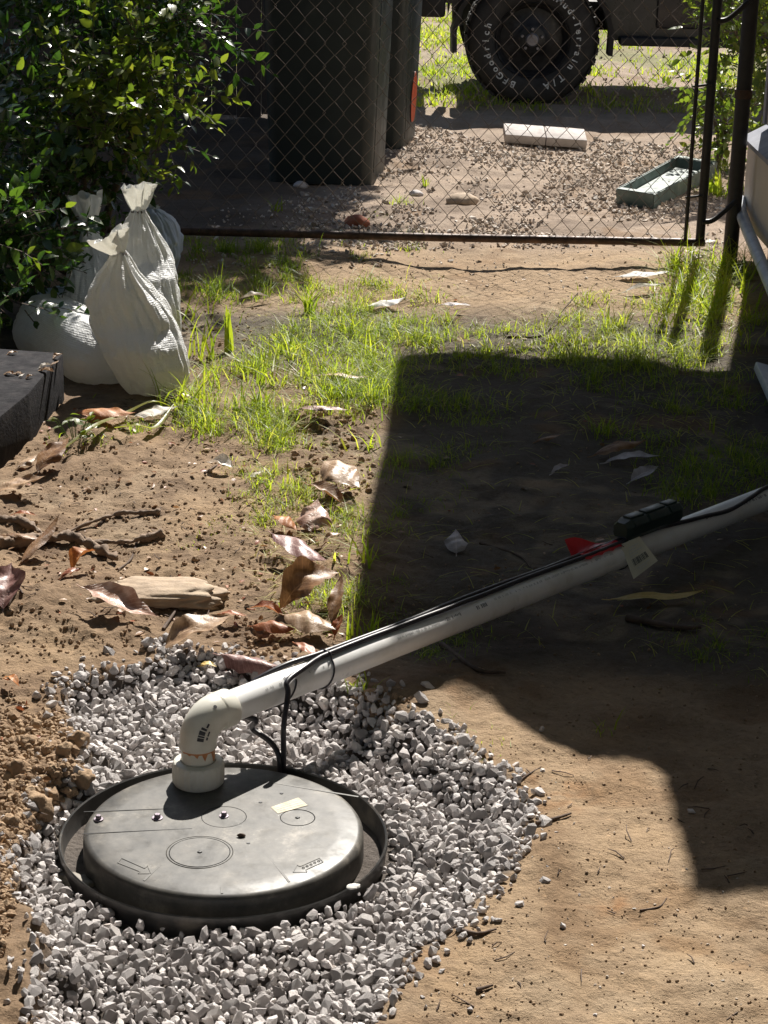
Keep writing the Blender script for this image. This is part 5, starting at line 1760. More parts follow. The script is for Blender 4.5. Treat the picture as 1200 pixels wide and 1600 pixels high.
def basin_lid():
    root = empty('basin_lid', (LID.x, LID.y, 0))
    tag(root, 'flat dusty black lid bolted over the basin, with ring marks and a sticker', 'lid')
    lathe('plate', [(0.0, 0.0008), (0.1, 0.0006), (0.2, 0.0), (0.238, -.0005), (0.2445, -.003), (LID_R, -.009), (0.2493, -.02), (0.2505, -.060), (0.245, -.0605)], M['lid'], root, 144, angle=75)
    def loc(px, py):
        p = on_z(px, py, 0.0)
        return Vector((p.x - LID.x, p.y - LID.y, 0.0008))
    # moulded rings with a centre pip
    for px, py, rp, r2 in ((350, 1277, 34, 1), (465, 1278, 26, 1), (312, 1332, 46.5, 1)):
        c = loc(px, py)
        e = (loc(px + rp, py) - c).length
        lathe('knockout_ring', [(e, -.0003), (e + .0010, .0005), (e + .0020, -.0003)], M['blackplastic'], root, 80, c)
        lathe('knockout_pip', [(0.0, .0018), (.003, .0016), (.0045, 0)], M['blackplastic'], root, 16, c)
        if rp > 40:
            lathe('knockout_ring', [(e + .005, -.0003), (e + .006, .0006), (e + .007, -.0003)], M['lid'], root, 80, c)
    # two moulded grooves from the left rim toward the union
    for a, b in (((131, 1269), (262, 1264)), ((129, 1303), (300, 1295))):
        A, B = loc(*a), loc(*b)
        d = B - A
        o = box('moulded_line', (d.length, .0013, .0006), M['blackplastic'], root, (A + B) / 2, (0, 0, math.atan2(d.y, d.x)))
    for px, py, s in ((154, 1281, 1), (246, 1279, 1.15), (350, 1276, 1.0)):
        b = empty('bolt', loc(px, py))
        b.parent = root
        lathe('washer', [(0.0, .0015), (.0085 * s, .0015), (.009 * s, 0)], M['bolt'], b, 20)
        lathe('bolt_head', [(0.0, .0085), (.0042 * s, .0085), (.005 * s, .0075), (.005 * s, .001)], M['bolt'], b, 6, smooth=False)
    for px, py in ((440, 1240), (407, 1254), (388, 1318)):
        lathe('dark_hole_disc', [(0.0, .0008), (.0028, .0008), (.0035, 0)], M['ink'], root, 12, loc(px, py))  # black disc painted for the dark inside of a small hole
    # sticker
    q = [loc(423, 1262), loc(434, 1272), loc(481, 1259), loc(466, 1247)]
    st = from_pts('sticker', [p + Vector((0, 0, .0004)) for p in q], .0006, M['sticker'], root, 0)
    c = sum(q, Vector()) / 4
    ax = ((q[3] - q[0]) + (q[2] - q[1])).normalized()
    sd = (q[1] - q[0]).normalized()
    for k in range(3):
        for j in range(4):
            p = q[0].lerp(q[3], .14 + .22 * j + .03 * k) .lerp(q[1].lerp(q[2], .14 + .22 * j + .03 * k), .28 + .23 * k)
            box('print_mark', (.008 + .003 * ((j * 3 + k) % 3), .0012, .0004), M['print_faint'], root, p + Vector((0, 0, .0006)), (0, 0, math.atan2(ax.y, ax.x)))
    # embossed arrows
    def arrow(pts, nm='embossed_arrow'):
        P = [loc(*p) for p in pts]
        V, F = [], []
        bm = bmesh.new()
        for A, B in zip(P, P[1:] + P[:1]):
            d = B - A
            if d.length < 1e-6: continue
            box_bm(bm, (d.length, .0016, .00025), Matrix.Translation((A + B) / 2) @ Matrix.Rotation(math.atan2(d.y, d.x), 4, 'Z'))
        return link(nm, bm_mesh(nm, bm), M['lid'], root)
    arrow([(458, 1363), (464, 1352), (469, 1354), (499, 1341), (505, 1347), (478, 1359), (480, 1363)])
    arrow([(236, 1365), (231, 1353), (226, 1357), (190, 1341), (184, 1348), (219, 1362), (216, 1365)])
    # embossed lettering in the right-hand arrow
    for k, (px, py) in enumerate(((474, 1356.5), (480, 1354), (486, 1351.5), (492, 1348.5), (498, 1346))):
        c = loc(px, py)
        lathe('embossed_letter', [(.0016, 0), (.0021, .0009), (.0027, 0)], M['lid'], root, 12, c)
    # faint moulded ribs radiating from the hub
    for a, b in (((398, 1310), (452, 1378)), ((250, 1352), (225, 1376)), ((346, 1385), (347, 1396)), ((395, 1218), (560, 1245))):
        A, B = loc(*a), loc(*b)
        d = B - A
        box('moulded_rib', (d.length, .004, .001), M['lid'], root, (A + B) / 2 - Vector((0, 0, .0009)), (0, 0, math.atan2(d.y, d.x)))
    # small debris on the lid
    return root
basin_lid()
o = lump('soil_crumb', 377, 1305, .005, (1.5, .7, .7), M['twig'], 'dark crumb lying near the middle of the lid', 'crumb', 71)
o.location = on_z(377, 1305, .004)
# torn white scraps inside the rim
for i, (px, py, L, w, rz, lab) in enumerate(((120, 1376, .035, .02, -.5, 'scrap of pale silt film inside the rim at lower left'), (552, 1385, .012, .009, .5, 'white pebble chip on the rim at lower right'))):
    V, F = rough_lump(80 + i, 3, .3, 1.4, (1, w / L, .25))
    o = link('silt_chip', fast('silt_chip', V * L, F, smooth=True), M['paper' if i else 'silt'])
    o.location = on_z(px, py, -.06 + (.045 if i else .012))
    o.rotation_euler = (0, 0, rz)
    tag(o, lab, 'debris')
small_var = stone_variants(5, 12, 91)
for i, (px, py, lab) in enumerate(((122, 1287, 'small tan pebble fallen inside the rim at the left'), (108, 1296, 'tiny grey pebble fallen inside the rim at far left'))):
    V, F = small_var[i]
    o = link('pebble', fast('pebble', V * (.011 - .004 * i), F, tint=np.full(len(V), .6)), M['rubble'])
    o.location = on_z(px, py, -.055)
    tag(o, lab, 'pebble')

# ------------------------------------------------------------------ discharge pipe
UB = on_z(310, 1222, 0.0)                  # foot of the union on the lid
PE = on_z(1180, 785, 0.075)                # where the pipe leaves the frame
ZP = 0.128                                 # pipe axis height at the elbow
PR = 0.0302
AX0 = Vector((UB.x, UB.y, ZP))
AX = (PE - AX0).normalized()
SIDE = Vector((AX.y, -AX.x, 0)).normalized()   # toward the camera
UPV = SIDE.cross(AX).normalized()
if UPV.z < 0: UPV = -UPV

def s_at(px):
    lo, hi = 0.0, 3.0
    for _ in range(50):
        m_ = (lo + hi) / 2
        if proj(AX0 + AX * m_)[0] < px: lo = m_
        else: hi = m_
    return lo

def pp(s, ang, r):
    """point at s metres along the pipe, at angle (0 = camera side, 90 = top)"""
    a = math.radians(ang)
    return AX0 + AX * s + (SIDE * math.cos(a) + UPV * math.sin(a)) * r

def pipe_patch(name, s0, s1, a0, a1, r, m, parent, inv, ns=1, na=4):
    V, F = [], []
    for i in range(ns + 1):
        for k in range(na + 1):
            V.append(tuple(pp(s0 + (s1 - s0) * i / ns, a0 + (a1 - a0) * k / na, r)))
    for i in range(ns):
        for k in range(na):
            a = i * (na + 1) + k
            F.append((a, a + 1, a + na + 2, a + na + 1))
    me = bpy.data.meshes.new(name)
    me.from_pydata(V, [], F)
    o = link(name, me, m, parent)
    o.matrix_parent_inverse = inv
    return o

def discharge():
    root = empty('discharge_pipe', UB)
    tag(root, 'white plastic pipe rising from the lid through an elbow and running to the right', 'pipe')
    inv = Matrix.Translation(-UB)
    def part(o):
        o.matrix_parent_inverse = inv
        return o
    # knurled union nut
    bm = bmesh.new()
    seg = 96
    prof = [(0.036, .0), (.0455, .0), (.0475, .004), (.048, .012), (.0475, .036), (.0455, .043), (.041, .0455), (.033, .046)]
    V, F = [], []
    for k in range(seg):
        a = 2 * math.pi * k / seg
        for r, z in prof:
            rr = r + (.0009 * (1 if k % 4 < 2 else -1) if .004 <= z <= .036 and r > .044 else 0)
            V.append((UB.x + rr * math.cos(a), UB.y + rr * math.sin(a), z + .001))
    n = len(prof)
    for k in range(seg):
        for i in range(n - 1):
            F.append((k * n + i, ((k + 1) % seg) * n + i, ((k + 1) % seg) * n + i + 1, k * n + i + 1))
    me = bpy.data.meshes.new('union_nut')
    me.from_pydata(V, [], F)
    me.polygons.foreach_set('use_smooth', np.full(len(me.polygons), True))
    me.set_sharp_from_angle(angle=math.radians(40))
    part(link('union_nut', me, M['pvc_fit'], root))
    part(lathe('riser', [(.0315, .03), (.0315, .073), (.030, .0745)], M['pvc_fit'], root, 48, (UB.x, UB.y, 0)))
    part(lathe('socket_band', [(.0325, .0735), (.0352, .0737), (.0360, .0755), (.0355, .0785), (.033, .079)], M['pvc_fit'], root, 48, (UB.x, UB.y, 0)))
    # elbow: vertical hub, bend, hub along the pipe
    rb = 0.047
    hz = Vector((AX.x, AX.y, 0)).normalized()
    P, rad = [], []
    zc = ZP - rb
    for z in (0.074, zc - .002):
        P.append(Vector((UB.x, UB.y, z)))
        rad.append(.0352)
    n = 18
    for i in range(n + 1):
        a = math.pi / 2 * i / n
        P.append(Vector((UB.x, UB.y, zc)) + hz * rb * (1 - math.cos(a)) + Vector((0, 0, rb * math.sin(a))))
        rad.append(.0352)
    part(tube('elbow', P, rad, M['pvc_fit'], root, 40))
    e = AX0 + AX * rb
    part(tube('elbow_hub', [e - AX * .001, e + AX * .002, e + AX * .004, e + AX * .031, e + AX * .0325], [.0354, .0366, .0368, .0368, .0355], M['pvc_fit'], root, 40))
    part(tube('pipe', [AX0 + AX * (rb + .005), AX0 + AX * .6, AX0 + AX * 1.2, AX0 + AX * 2.6], PR, M['pvc'], root, 48))
    # brown primer ring at the joint
    part(tube('primer_ring', [e + AX * .0326, e + AX * .0345], [.0312, .0308], M['primer'], root, 40))
    # primer running down the riser
    V, F = [], []
    na = 40
    for k in range(na + 1):
        a = math.radians(-150 + 210 * k / na)
        lo = .073 - .004 - .012 * max(0, noise.noise(Vector((k * .33, 4.2, 0)))) * 2 - (.014 if 24 <= k <= 28 else 0) - (.008 if k in (23, 29) else 0)
        for z in (.0732, lo):
            V.append((UB.x + .0319 * math.cos(a), UB.y + .0319 * math.sin(a), z))
        if k:
            F.append((2 * k - 2, 2 * k - 1, 2 * k + 1, 2 * k))
    me = bpy.data.meshes.new('primer_drip')
    me.from_pydata(V, [], F)
    part(link('primer_drip', me, M['primer'], root))
    # ink block printed on the elbow
    cen = Vector((UB.x, UB.y, zc)) + hz * rb
    def on_elbow(u, ang):
        a = u * math.pi / 2
        cdir = -hz * math.cos(a) + Vector((0, 0, math.sin(a)))
        p = Vector((UB.x, UB.y, zc)) + hz * rb * (1 - math.cos(a)) + Vector((0, 0, rb * math.sin(a)))
        q = math.radians(ang)
        return p + (cdir * math.sin(q) + SIDE * math.cos(q)) * .0357
    for u0, u1, a0, a1 in ((.16, .22, 30, 50), (.23, .26, 30, 50), (.27, .34, 31, 50), (.36, .40, 30, 48), (.2, .26, 18, 24), (.28, .38, 18, 23), (.42, .5, 30, 36)):
        V = [tuple(on_elbow(u, a)) for u in (u0, (u0 + u1) / 2, u1) for a in (a0, (a0 + a1) / 2, a1)]
        me = bpy.data.meshes.new('print_mark')
        me.from_pydata(V, [], [(0, 1, 4, 3), (1, 2, 5, 4), (3, 4, 7, 6), (4, 5, 8, 7)])
        part(link('print_mark', me, M['ink'], root))
    V = [tuple(on_elbow(.80 + .03 * math.cos(t), 52 + 6 * math.sin(t))) for t in np.linspace(0, 2 * math.pi, 13)[:-1]]
    me = bpy.data.meshes.new('ink_blot')
    me.from_pydata(V, [], [tuple(range(12))])
    part(link('ink_blot', me, M['ink'], root))
    # running print along the pipe: groups of short strokes
    def run(px0, px1, a0, a1, m, step=.006, seed=1, nm='print_mark'):
        r = random.Random(seed)
        s, s1 = s_at(px0), s_at(px1)
        VV, FF = [], []
        while s < s1:
            w = r.uniform(.0018, .0045)
            if r.random() < .82:
                lo = a0 if r.random() < .7 else a0 + (a1 - a0) * .4
                hi = a1 if r.random() < .7 else a0 + (a1 - a0) * .7
                b = len(VV)
                for ss in (s, s + w):
                    for aa in (lo, (lo + hi) / 2, hi):
                        VV.append(tuple(pp(ss, aa, PR + .0004)))
                FF += [(b, b + 1, b + 4, b + 3), (b + 1, b + 2, b + 5, b + 4)]
            s += w + r.choice((.0012, .0016, .002, .007))
        me = bpy.data.meshes.new(nm)
        me.from_pydata(VV, [], FF)
        o = part(link(nm, me, m, root))
    run(398, 432, 38, 47, M['print_faint'], seed=2)
    run(430, 438, 50, 62, M['print'], seed=8)
    run(470, 492, 40, 50, M['print_faint'], seed=3)
    run(608, 672, 36, 47, M['print_faint'], seed=4)
    run(682, 706, 36, 50, M['print'], seed=5)
    run(726, 752, 34, 50, M['print'], seed=6)
    run(760, 950, 44, 54, M['print_faint'], seed=7)
    run(1090, 1140, 40, 54, M['print'], seed=9)
    run(1150, 1185, 40, 54, M['print'], seed=10)
    # cable ties
    for px, tilt in ((502, .012), (968, .01), (441, .02)):
        s = s_at(px)
        ring = [pp(s + tilt * math.sin(math.radians(a)), a, PR + .0022 + (.0085 if 60 < a < 120 else 0)) for a in range(0, 361, 12)]
        if px == 441:
            ring = [pp(s + tilt * math.sin(math.radians(a)), a, PR + .0015) for a in range(-75, 40, 8)]
        part(tube('cable_tie', ring, .0017, M['cord'], root, 6))
discharge()

def cords():
    s_tie, s_box = s_at(502), s_at(968)
    rc = .0054
    ground_pt = on_z(443, 1191, .0)
    for i, (a, lab) in enumerate(((80, 'black pump power cord strapped along the pipe and dropping to the lid'), (99, 'second black cord on the pipe curling back under the elbow'))):
        P = []
        if i == 0:
            # drop in front of the pipe straight down to the lid edge
            s0 = s_at(424)
            P += [ground_pt + Vector((0, 0, -.03)), ground_pt + Vector((0, 0, .03)), Vector((ground_pt.x, ground_pt.y, 0)) + Vector((0, 0, .075))]
            P += [pp(s0 + .002, 8, PR + .012), pp(s0 + .012, 40, PR + .009), pp(s_at(468), 62, PR + .008), pp(s_at(490), 76, PR + rc)]
        else:
            q = on_z(437, 1192, .0)
            P += [q + Vector((0, .0, -.03)), q + Vector((-.002, .004, .012)), q + Vector((-.02, .02, .035)), q + Vector((-.055, .04, .052)), pp(s_at(392), -70, PR + .012), pp(s_at(392), -120, PR + .010), pp(s_at(410), 175, PR + .008), pp(s_at(450), 120, PR + .006)]
        n = 14
        for k in range(n + 1):
            s = s_tie + (s_box - s_tie) * k / n
            wob = 3.0 * math.sin(k * .9 + i * 2)
            P.append(pp(s, a + wob + (10 * math.sin(math.pi * max(0, (k - 4) / 6)) if i and 4 <= k <= 10 else 0), PR + rc + (.002 if 3 < k < 7 and i == 0 else 0)))
        if i == 0:
            for px, aa in ((1000, 95), (1062, 62), (1090, 52), (1125, 40), (1165, 60), (1200, 80), (1300, 92)):
                P.append(pp(s_at(px), aa, PR + rc))
        else:
            for px, aa in ((985, 104), (1005, 110)):
                P.append(pp(s_at(px), aa, PR + rc))
        o = tube('power_cord', smooth_path(P, 6), rc, M['cord'], seg=10)
        tag(o, lab, 'cord')
cords()

def connector():
    s0, s1 = s_at(972), s_at(1060)
    mid = (s0 + s1) / 2
    L = s1 - s0
    base = pp(mid, 100, PR + .027)
    root = empty('plug_housing', base)
    tag(root, 'dark green plastic plug housing lying on the pipe', 'plug')
    rot = Matrix((AX, -SIDE, UPV)).transposed().to_4x4()
    root.matrix_world = Matrix.Translation(base) @ rot
    bm = bmesh.new()
    pr = [(-.020, -.024), (.020, -.024), (.027, -.012), (.026, .010), (.014, .024), (-.014, .024), (-.026, .010), (-.027, -.012)]
    xs = [(-.5, .72), (-.46, .9), (-.42, 1.0), (.40, 1.0), (.46, .92), (.5, .7)]
    rings = [[bm.verts.new((L * x, y * s, z * s)) for y, z in pr] for x, s in xs]
    for A, B in zip(rings, rings[1:]):
        for i in range(8):
            bm.faces.new((A[i], A[(i + 1) % 8], B[(i + 1) % 8], B[i]))
    bm.faces.new(rings[0][::-1])
    bm.faces.new(rings[-1])
    link('shell', bm_mesh('shell', bm, True, 25), M['darkgreen'], root)
    for x0, x1 in ((-.40, -.17), (-.13, .2), (.24, .42)):
        box('grip_ridge', (L * (x1 - x0), .024, .006), M['darkgreen'], root, (L * (x0 + x1) / 2, 0, .0255), bevel=.002)
        box('grip_ridge', (L * (x1 - x0), .018, .005), M['darkgreen'], root, (L * (x0 + x1) / 2, -.0215, .0165), (math.radians(48), 0, 0), bevel=.0015)
connector()

def hang_tag():
    # card hung on the camera side of the pipe, leaning on it
    s = s_at(975)
    c4 = [(969, 851), (999, 838), (1028, 876), (990, 905)]
    yy = pp(s, 60, PR + .012).y - .015
    P = [on_y(a, b, yy - .045 * (b - 838) / 67) for a, b in c4]
    c = sum(P, Vector()) / 4
    root = empty('hang_tag', c)
    tag(root, 'cream card tag with a barcode hanging from the cable tie on the pipe', 'tag')
    inv = Matrix.Translation(-c)
    n = (P[1] - P[0]).cross(P[3] - P[0]).normalized()
    if n.y > 0: n = -n
    bm = bmesh.new()
    f = [bm.verts.new(p) for p in P]
    b = [bm.verts.new(p - n * .0007) for p in P]
    bm.faces.new(f)
    bm.faces.new(b[::-1])
    for i in range(4):
        bm.faces.new((f[i], b[i], b[(i + 1) % 4], f[(i + 1) % 4]))
    o = link('card', bm_mesh('card', bm), M['card'], root)
    o.matrix_parent_inverse = inv
    def uv(u, v):
        return P[0].lerp(P[1], u).lerp(P[3].lerp(P[2], u), v) + n * .0004
    r = random.Random(3)
    u = .2
    while u < .82:
        w = r.choice((.012, .02, .03))
        me = bpy.data.meshes.new('barcode_bar')
        me.from_pydata([tuple(uv(a, v)) for a, v in ((u, .52), (u + w, .52), (u + w, .72), (u, .72))], [], [(0, 1, 2, 3)])
        o = link('barcode_bar', me, M['ink'], root)
        o.matrix_parent_inverse = inv
        u += w + r.choice((.012, .02, .028))
    for v, u0, u1 in ((.18, .3, .75), (.26, .24, .6), (.34, .2, .8), (.42, .2, .55), (.80, .25, .8), (.87, .3, .65)):
        me = bpy.data.meshes.new('print_line')
        me.from_pydata([tuple(uv(a, vv)) for a, vv in ((u0, v), (u1, v), (u1, v + .022), (u0, v + .022))], [], [(0, 1, 2, 3)])
        o = link('print_line', me, M['print_faint'], root)
        o.matrix_parent_inverse = inv
    tie = smooth_path([uv(.12, .1), uv(-.05, .02) + Vector((0, 0, .006)), pp(s_at(966), 70, PR + .004)], 5)
    o = tube('string', tie, .0011, M['cord'], root, 6)
    o.matrix_parent_inverse = inv
hang_tag()

def red_ribbon():
    s0, s1 = s_at(905), s_at(962)
    V, F = [], []
    n = 10
    # band lying along the pipe top
    for i in range(n + 1):
        s = s0 + (s1 - s0) * i / n
        for k, a in enumerate((62, 84, 106)):
            V.append(tuple(pp(s, a - (6 if i % 3 == 1 else 0), PR + .0102 - (.004 if k == 0 else 0))))
        if i:
            b = i * 3
            F += [(b - 3, b - 2, b + 1, b), (b - 2, b - 1, b + 2, b + 1)]
    b0 = len(V)
    # loose flag end standing up behind the pipe
    tip = [on_y(882, 843, pp(s0, 90, 0).y + .03), on_y(896, 876, pp(s0, 90, 0).y + .02)]
    rt = [pp(s_at(950), 100, PR + .013), pp(s_at(906), 88, PR + .011)]
    m_ = 8
    for i in range(m_ + 1):
        t = i / m_
        a = tip[0].lerp(rt[0], t)
        b = tip[1].lerp(rt[1], t)
        w = Vector((0, .008 * math.sin(t * 7), .004 * math.sin(t * 5)))
        V += [tuple(a + w), tuple(a.lerp(b, .5) - w), tuple(b + w * .4)]
        if i:
            q = b0 + i * 3
            F += [(q - 3, q - 2, q + 1, q), (q - 2, q - 1, q + 2, q + 1)]
    me = bpy.data.meshes.new('red_ribbon')
    me.from_pydata(V, [], F)
    me.polygons.foreach_set('use_smooth', np.full(len(me.polygons), True))
    o = link('red_ribbon', me, M['redtape'])
    tag(o, 'red plastic marker ribbon tied on the pipe beside the tag', 'ribbon')
red_ribbon()

# ------------------------------------------------------------------ fallen leaves, litter, twigs
def dry_leaf(a, b, wr, key, label, arch=0.12, fold=0.35, cup=0.0, twist=0.0, lift=0.006, seed=0, roll=0.0, name='dry_leaf', cat='leaf', group=None, h_tip=0.0):
    A, B = G(*a, lift), G(*b, lift)
    # the end farther from the viewer is tipped up a little instead of lying deep
    if B.y > A.y + .02:
        B = on_y(b[0], b[1], A.y + .45 * (B.y - A.y)) + Vector((0, 0, lift))
    elif A.y > B.y + .02:
        A = on_y(a[0], a[1], B.y + .45 * (A.y - B.y)) + Vector((0, 0, lift))
    L = (B - A).length
    ax = (B - A).normalized()
    side = Vector((0, 0, 1)).cross(ax).normalized()
    up = ax.cross(side)
    roll = min(abs(roll), .22) * (1 if side.y > 0 else -1)
    side, up = side * math.cos(roll) + up * math.sin(roll), up * math.cos(roll) - side * math.sin(roll)
    nu, nv = 22, 8
    wr *= .82
    V, F, UV = [], [], []
    r = random.Random(seed)
    ph = r.uniform(0, 6)
    for i in range(nu + 1):
        t = i / nu
        w = wr * L * .5 * (math.sin(math.pi * t ** .8) ** 1.05 if 0 < t < 1 else .015) * (1 + .10 * math.sin(t * 9 + ph) + .07 * math.sin(t * 23 + ph * 3) + r.uniform(-.025, .025))
        tw = twist * (t - .5)
        for k in range(nv + 1):
            v = k / nv * 2 - 1
            yy = v * w
            zz = arch * L * math.sin(math.pi * t) + fold * .6 * (math.sqrt(v * v + .03) - .17) * w + (cup + .5 * math.sin(ph * 3)) * w * v * v + .35 * w * max(0, abs(v) - .6) * math.sin(t * 6 + ph * v) + (.16 * L * (t - .55) ** 2 * (4 if t > .55 else 0)) + .12 * w * math.sin(t * 11 + ph + 2.5 * v) * abs(v) + .05 * w * math.sin(t * 23 + ph * 2 + 4 * v)
            y2, z2 = yy * math.cos(tw) - zz * math.sin(tw), yy * math.sin(tw) + zz * math.cos(tw)
            V.append(tuple(ax * (L * t + .03 * L * math.sin(t * 5 + ph) * v) + side * y2 + up * z2))
            UV.append((t, k / nv))
    for i in range(nu):
        for k in range(nv):
            q = i * (nv + 1) + k
            F.append((q, q + 1, q + nv + 2, q + nv + 1))
    # stalk
    tip0 = Vector(V[nv // 2])
    sv, sf = tube_vf([tip0 + ax * .01, tip0 - ax * .05 * L - up * .004, tip0 - ax * .13 * L + side * .02 * L - up * .006], [.0016, .0014, .0011], 5)
    o0 = len(V)
    V += [tuple(q) for q in sv]
    UV += [(0, .5)] * len(sv)
    F += [tuple(i + o0 for i in q) for q in sf]
    me = bpy.data.meshes.new(name)
    me.from_pydata(V, [], F)
    uvl = me.uv_layers.new(name='UVMap')
    for p in me.polygons:
        for li in p.loop_indices:
            uvl.data[li].uv = UV[me.loops[li].vertex_index]
    me.polygons.foreach_set('use_smooth', np.full(len(me.polygons), True))
    o = link(name, me, LM[key])
    o.location = A
    # rest on the ground: lift so that nothing sinks deeper than the stem
    tag(o, label, cat, group)
    return o

LEAVES = [
    ((132, 922), (245, 980), .42, 'pink', 'pale pink curled leaf in front of the long flat stone', dict(fold=.5, arch=.05, roll=.3)),
    ((256, 1022), (362, 982), .62, 'tan', 'broad bleached tan leaf at the back edge of the gravel', dict(arch=.16, fold=-.2, lift=.015, roll=-.35)),
    ((345, 1036), (445, 1066), .5, 'purple', 'purple-brown leaf lying on gravel just behind the pipe', dict(arch=.08, fold=-.5, lift=.02, roll=-.3)),
    ((428, 838), (510, 892), .40, 'purple', 'long purplish folded leaf left of the grass strip', dict(fold=.6, arch=.05, roll=.2)),
    ((431, 815), (462, 842), .75, 'orange', 'small orange-brown leaf at the top end of the purplish one', dict(arch=.2, lift=.015)),
    ((486, 834), (497, 790), .85, 'pink', 'pale pink leaf standing up in the grass strip', dict(h_tip=.03, arch=.1, fold=.4)),
    ((440, 957), (532, 912), .75, 'brown', 'large arched olive-brown leaf left of the shade edge', dict(arch=.30, fold=-.3, lift=.01, roll=-.5)),
    ((446, 968), (522, 1000), .8, 'tan', 'pale tan veined leaf below the arched brown leaf', dict(arch=.16, fold=-.25, lift=.012, roll=-.35)),
    ((395, 985), (462, 998), .6, 'rust', 'rust-red leaf lying left of the pale tan veined leaf', dict(arch=.18, fold=-.3, lift=.012, roll=-.4)),
    ((392, 960), (442, 978), .5, 'rust', 'crumpled rust leaf just above the rust-red one', dict(arch=.2, fold=.4, lift=.015)),
    ((505, 732), (560, 782), .75, 'tan', 'mottled tan leaf tilted at the left edge of the big shadow', dict(arch=.12, h_tip=.0, lift=.02, roll=-.3)),
    ((482, 760), (538, 800), .5, 'brown', 'dull brown leaf tucked under the mottled tan one', dict(arch=.1)),
    ((5, 955), (20, 893), .75, 'purple', 'glossy purple leaf standing at the left edge', dict(fold=.6, arch=.1, h_tip=.03)),
    ((32, 882), (96, 818), .26, 'brown', 'long narrow brown leaf leaning over the root', dict(h_tip=.05, fold=.3, arch=.05)),
    ((112, 900), (150, 872), .7, 'orange', 'curled orange leaf below the root', dict(arch=.3, fold=.6, lift=.01)),
    ((95, 905), (130, 895), .5, 'rust', 'dark rust leaf beside the curled orange one', dict(arch=.2, fold=.5)),
    ((18, 808), (58, 814), .45, 'rust', 'red-brown leaf above the root near the left edge', dict(arch=.15, fold=.4)),
    ((-5, 775), (72, 760), .7, 'tan', 'dull tan leaf lying near the left edge below the block', dict(arch=.08, lift=.012)),
    ((8, 1064), (30, 1082), .6, 'orange', 'tiny orange curled leaf on smooth soil at the left edge', dict(arch=.3, fold=.7, lift=.008)),
    ((122, 655), (212, 665), .5, 'orange', 'bright orange leaf on the ground before the sandbags', dict(arch=.1, fold=-.2, lift=.02, roll=-.3)),
    ((212, 660), (278, 652), .55, 'white', 'bleached whitish leaf right of the bright orange one', dict(arch=.08, lift=.02, roll=-.2)),
    ((958, 940), (1098, 942), .2, 'yellow', 'long yellow leaf lying in shade below the tag', dict(arch=.05, fold=-.3, lift=.008, roll=-.4)),
    ((713, 868), (711, 836), .8, 'grey', 'small pale grey leaf standing alone in the shade', dict(h_tip=.02, fold=.6)),
    ((928, 717), (1008, 703), .38, 'brown', 'brown leaf, topmost of the cluster in the shade', dict(arch=.12, lift=.012, roll=-.4)),
    ((948, 727), (1032, 727), .35, 'grey', 'grey curled leaf in the middle of the shaded cluster', dict(arch=.1, fold=.5, lift=.01)),
    ((985, 757), (1028, 740), .6, 'grey', 'pale grey leaf, lowest of the shaded cluster', dict(arch=.1, lift=.01, roll=-.3)),
    ((862, 742), (890, 733), .4, 'grey', 'small dull leaf left of the shaded cluster', dict(arch=.1)),
    ((838, 692), (880, 686), .35, 'brown', 'thin brown leaf at the edge of shaded grass', dict(arch=.08)),
    ((328, 728), (366, 742), .8, 'white', 'pale bleached leaf scrap on sunlit soil left of the grass', dict(arch=.14, lift=.012, roll=-.2)),
    ((390, 752), (413, 744), .7, 'white', 'tiny pale leaf scrap at the left edge of the grass strip', dict(arch=.14, lift=.01)),
    ((462, 1012), (502, 1045), .4, 'rust', 'narrow rust-brown leaf just above the pipe', dict(arch=.1, fold=.5, lift=.012)),
    ((518, 985), (534, 915), .3, 'brown', 'long brown leaf strip right of the arched leaf', dict(arch=.1, fold=.5, lift=.015)),
    ((522, 1002), (535, 970), .5, 'rust', 'rust leaf at the shade edge above the pipe', dict(arch=.1, lift=.012)),
    ((466, 652), (548, 660), .3, 'purple', 'dark curled leaf over the small hole in the soil', dict(arch=.1, fold=.6, lift=.02)),
    ((312, 1045), (338, 1052), .6, 'yellow', 'small yellowish leaf at the back edge of the gravel', dict(arch=.2, fold=.5, lift=.01)),
    ((688, 484), (738, 492), .4, 'grey', 'grey leaf in grass just short of the bare patch', dict(arch=.1, lift=.02)),
    ((345, 965), (385, 975), .5, 'rust', 'dark red leaf right of the flat stone', dict(arch=.12, fold=.5, lift=.012)),
    ((60, 745), (112, 700), .55, 'brown', 'brown leaf lying in shade below the dark block', dict(arch=.12, lift=.015)),
    ((28, 735), (60, 720), .6, 'tan', 'tan leaf scrap in shade beside the dark block', dict(arch=.1, lift=.01)),
    ((500, 600), (575, 612), .3, 'tan', 'yellowish tan leaf lying in the sunlit grass', dict(arch=.08, lift=.03)),
    ((420, 470), (375, 478), .35, 'white', 'pale curled leaf at the edge of the dark patch by the sandbags', dict(arch=.15, fold=.5, lift=.015)),
    ((270, 630), (310, 640), .45, 'tan', 'tan leaf in grass right of the front sandbag', dict(arch=.12, lift=.02)),
    ((10, 850), (70, 865), .35, 'brown', 'brown leaf resting on the root at the left', dict(arch=.1, fold=.4, lift=.025)),
    ((505, 858), (535, 845), .5, 'tan', 'tan leaf in the grass strip right of the purplish leaf', dict(arch=.15, lift=.015)),
]
for i, (a, b, w, key, lab, kw) in enumerate(LEAVES):
    dry_leaf(a, b, w, key, lab, seed=i, **kw)
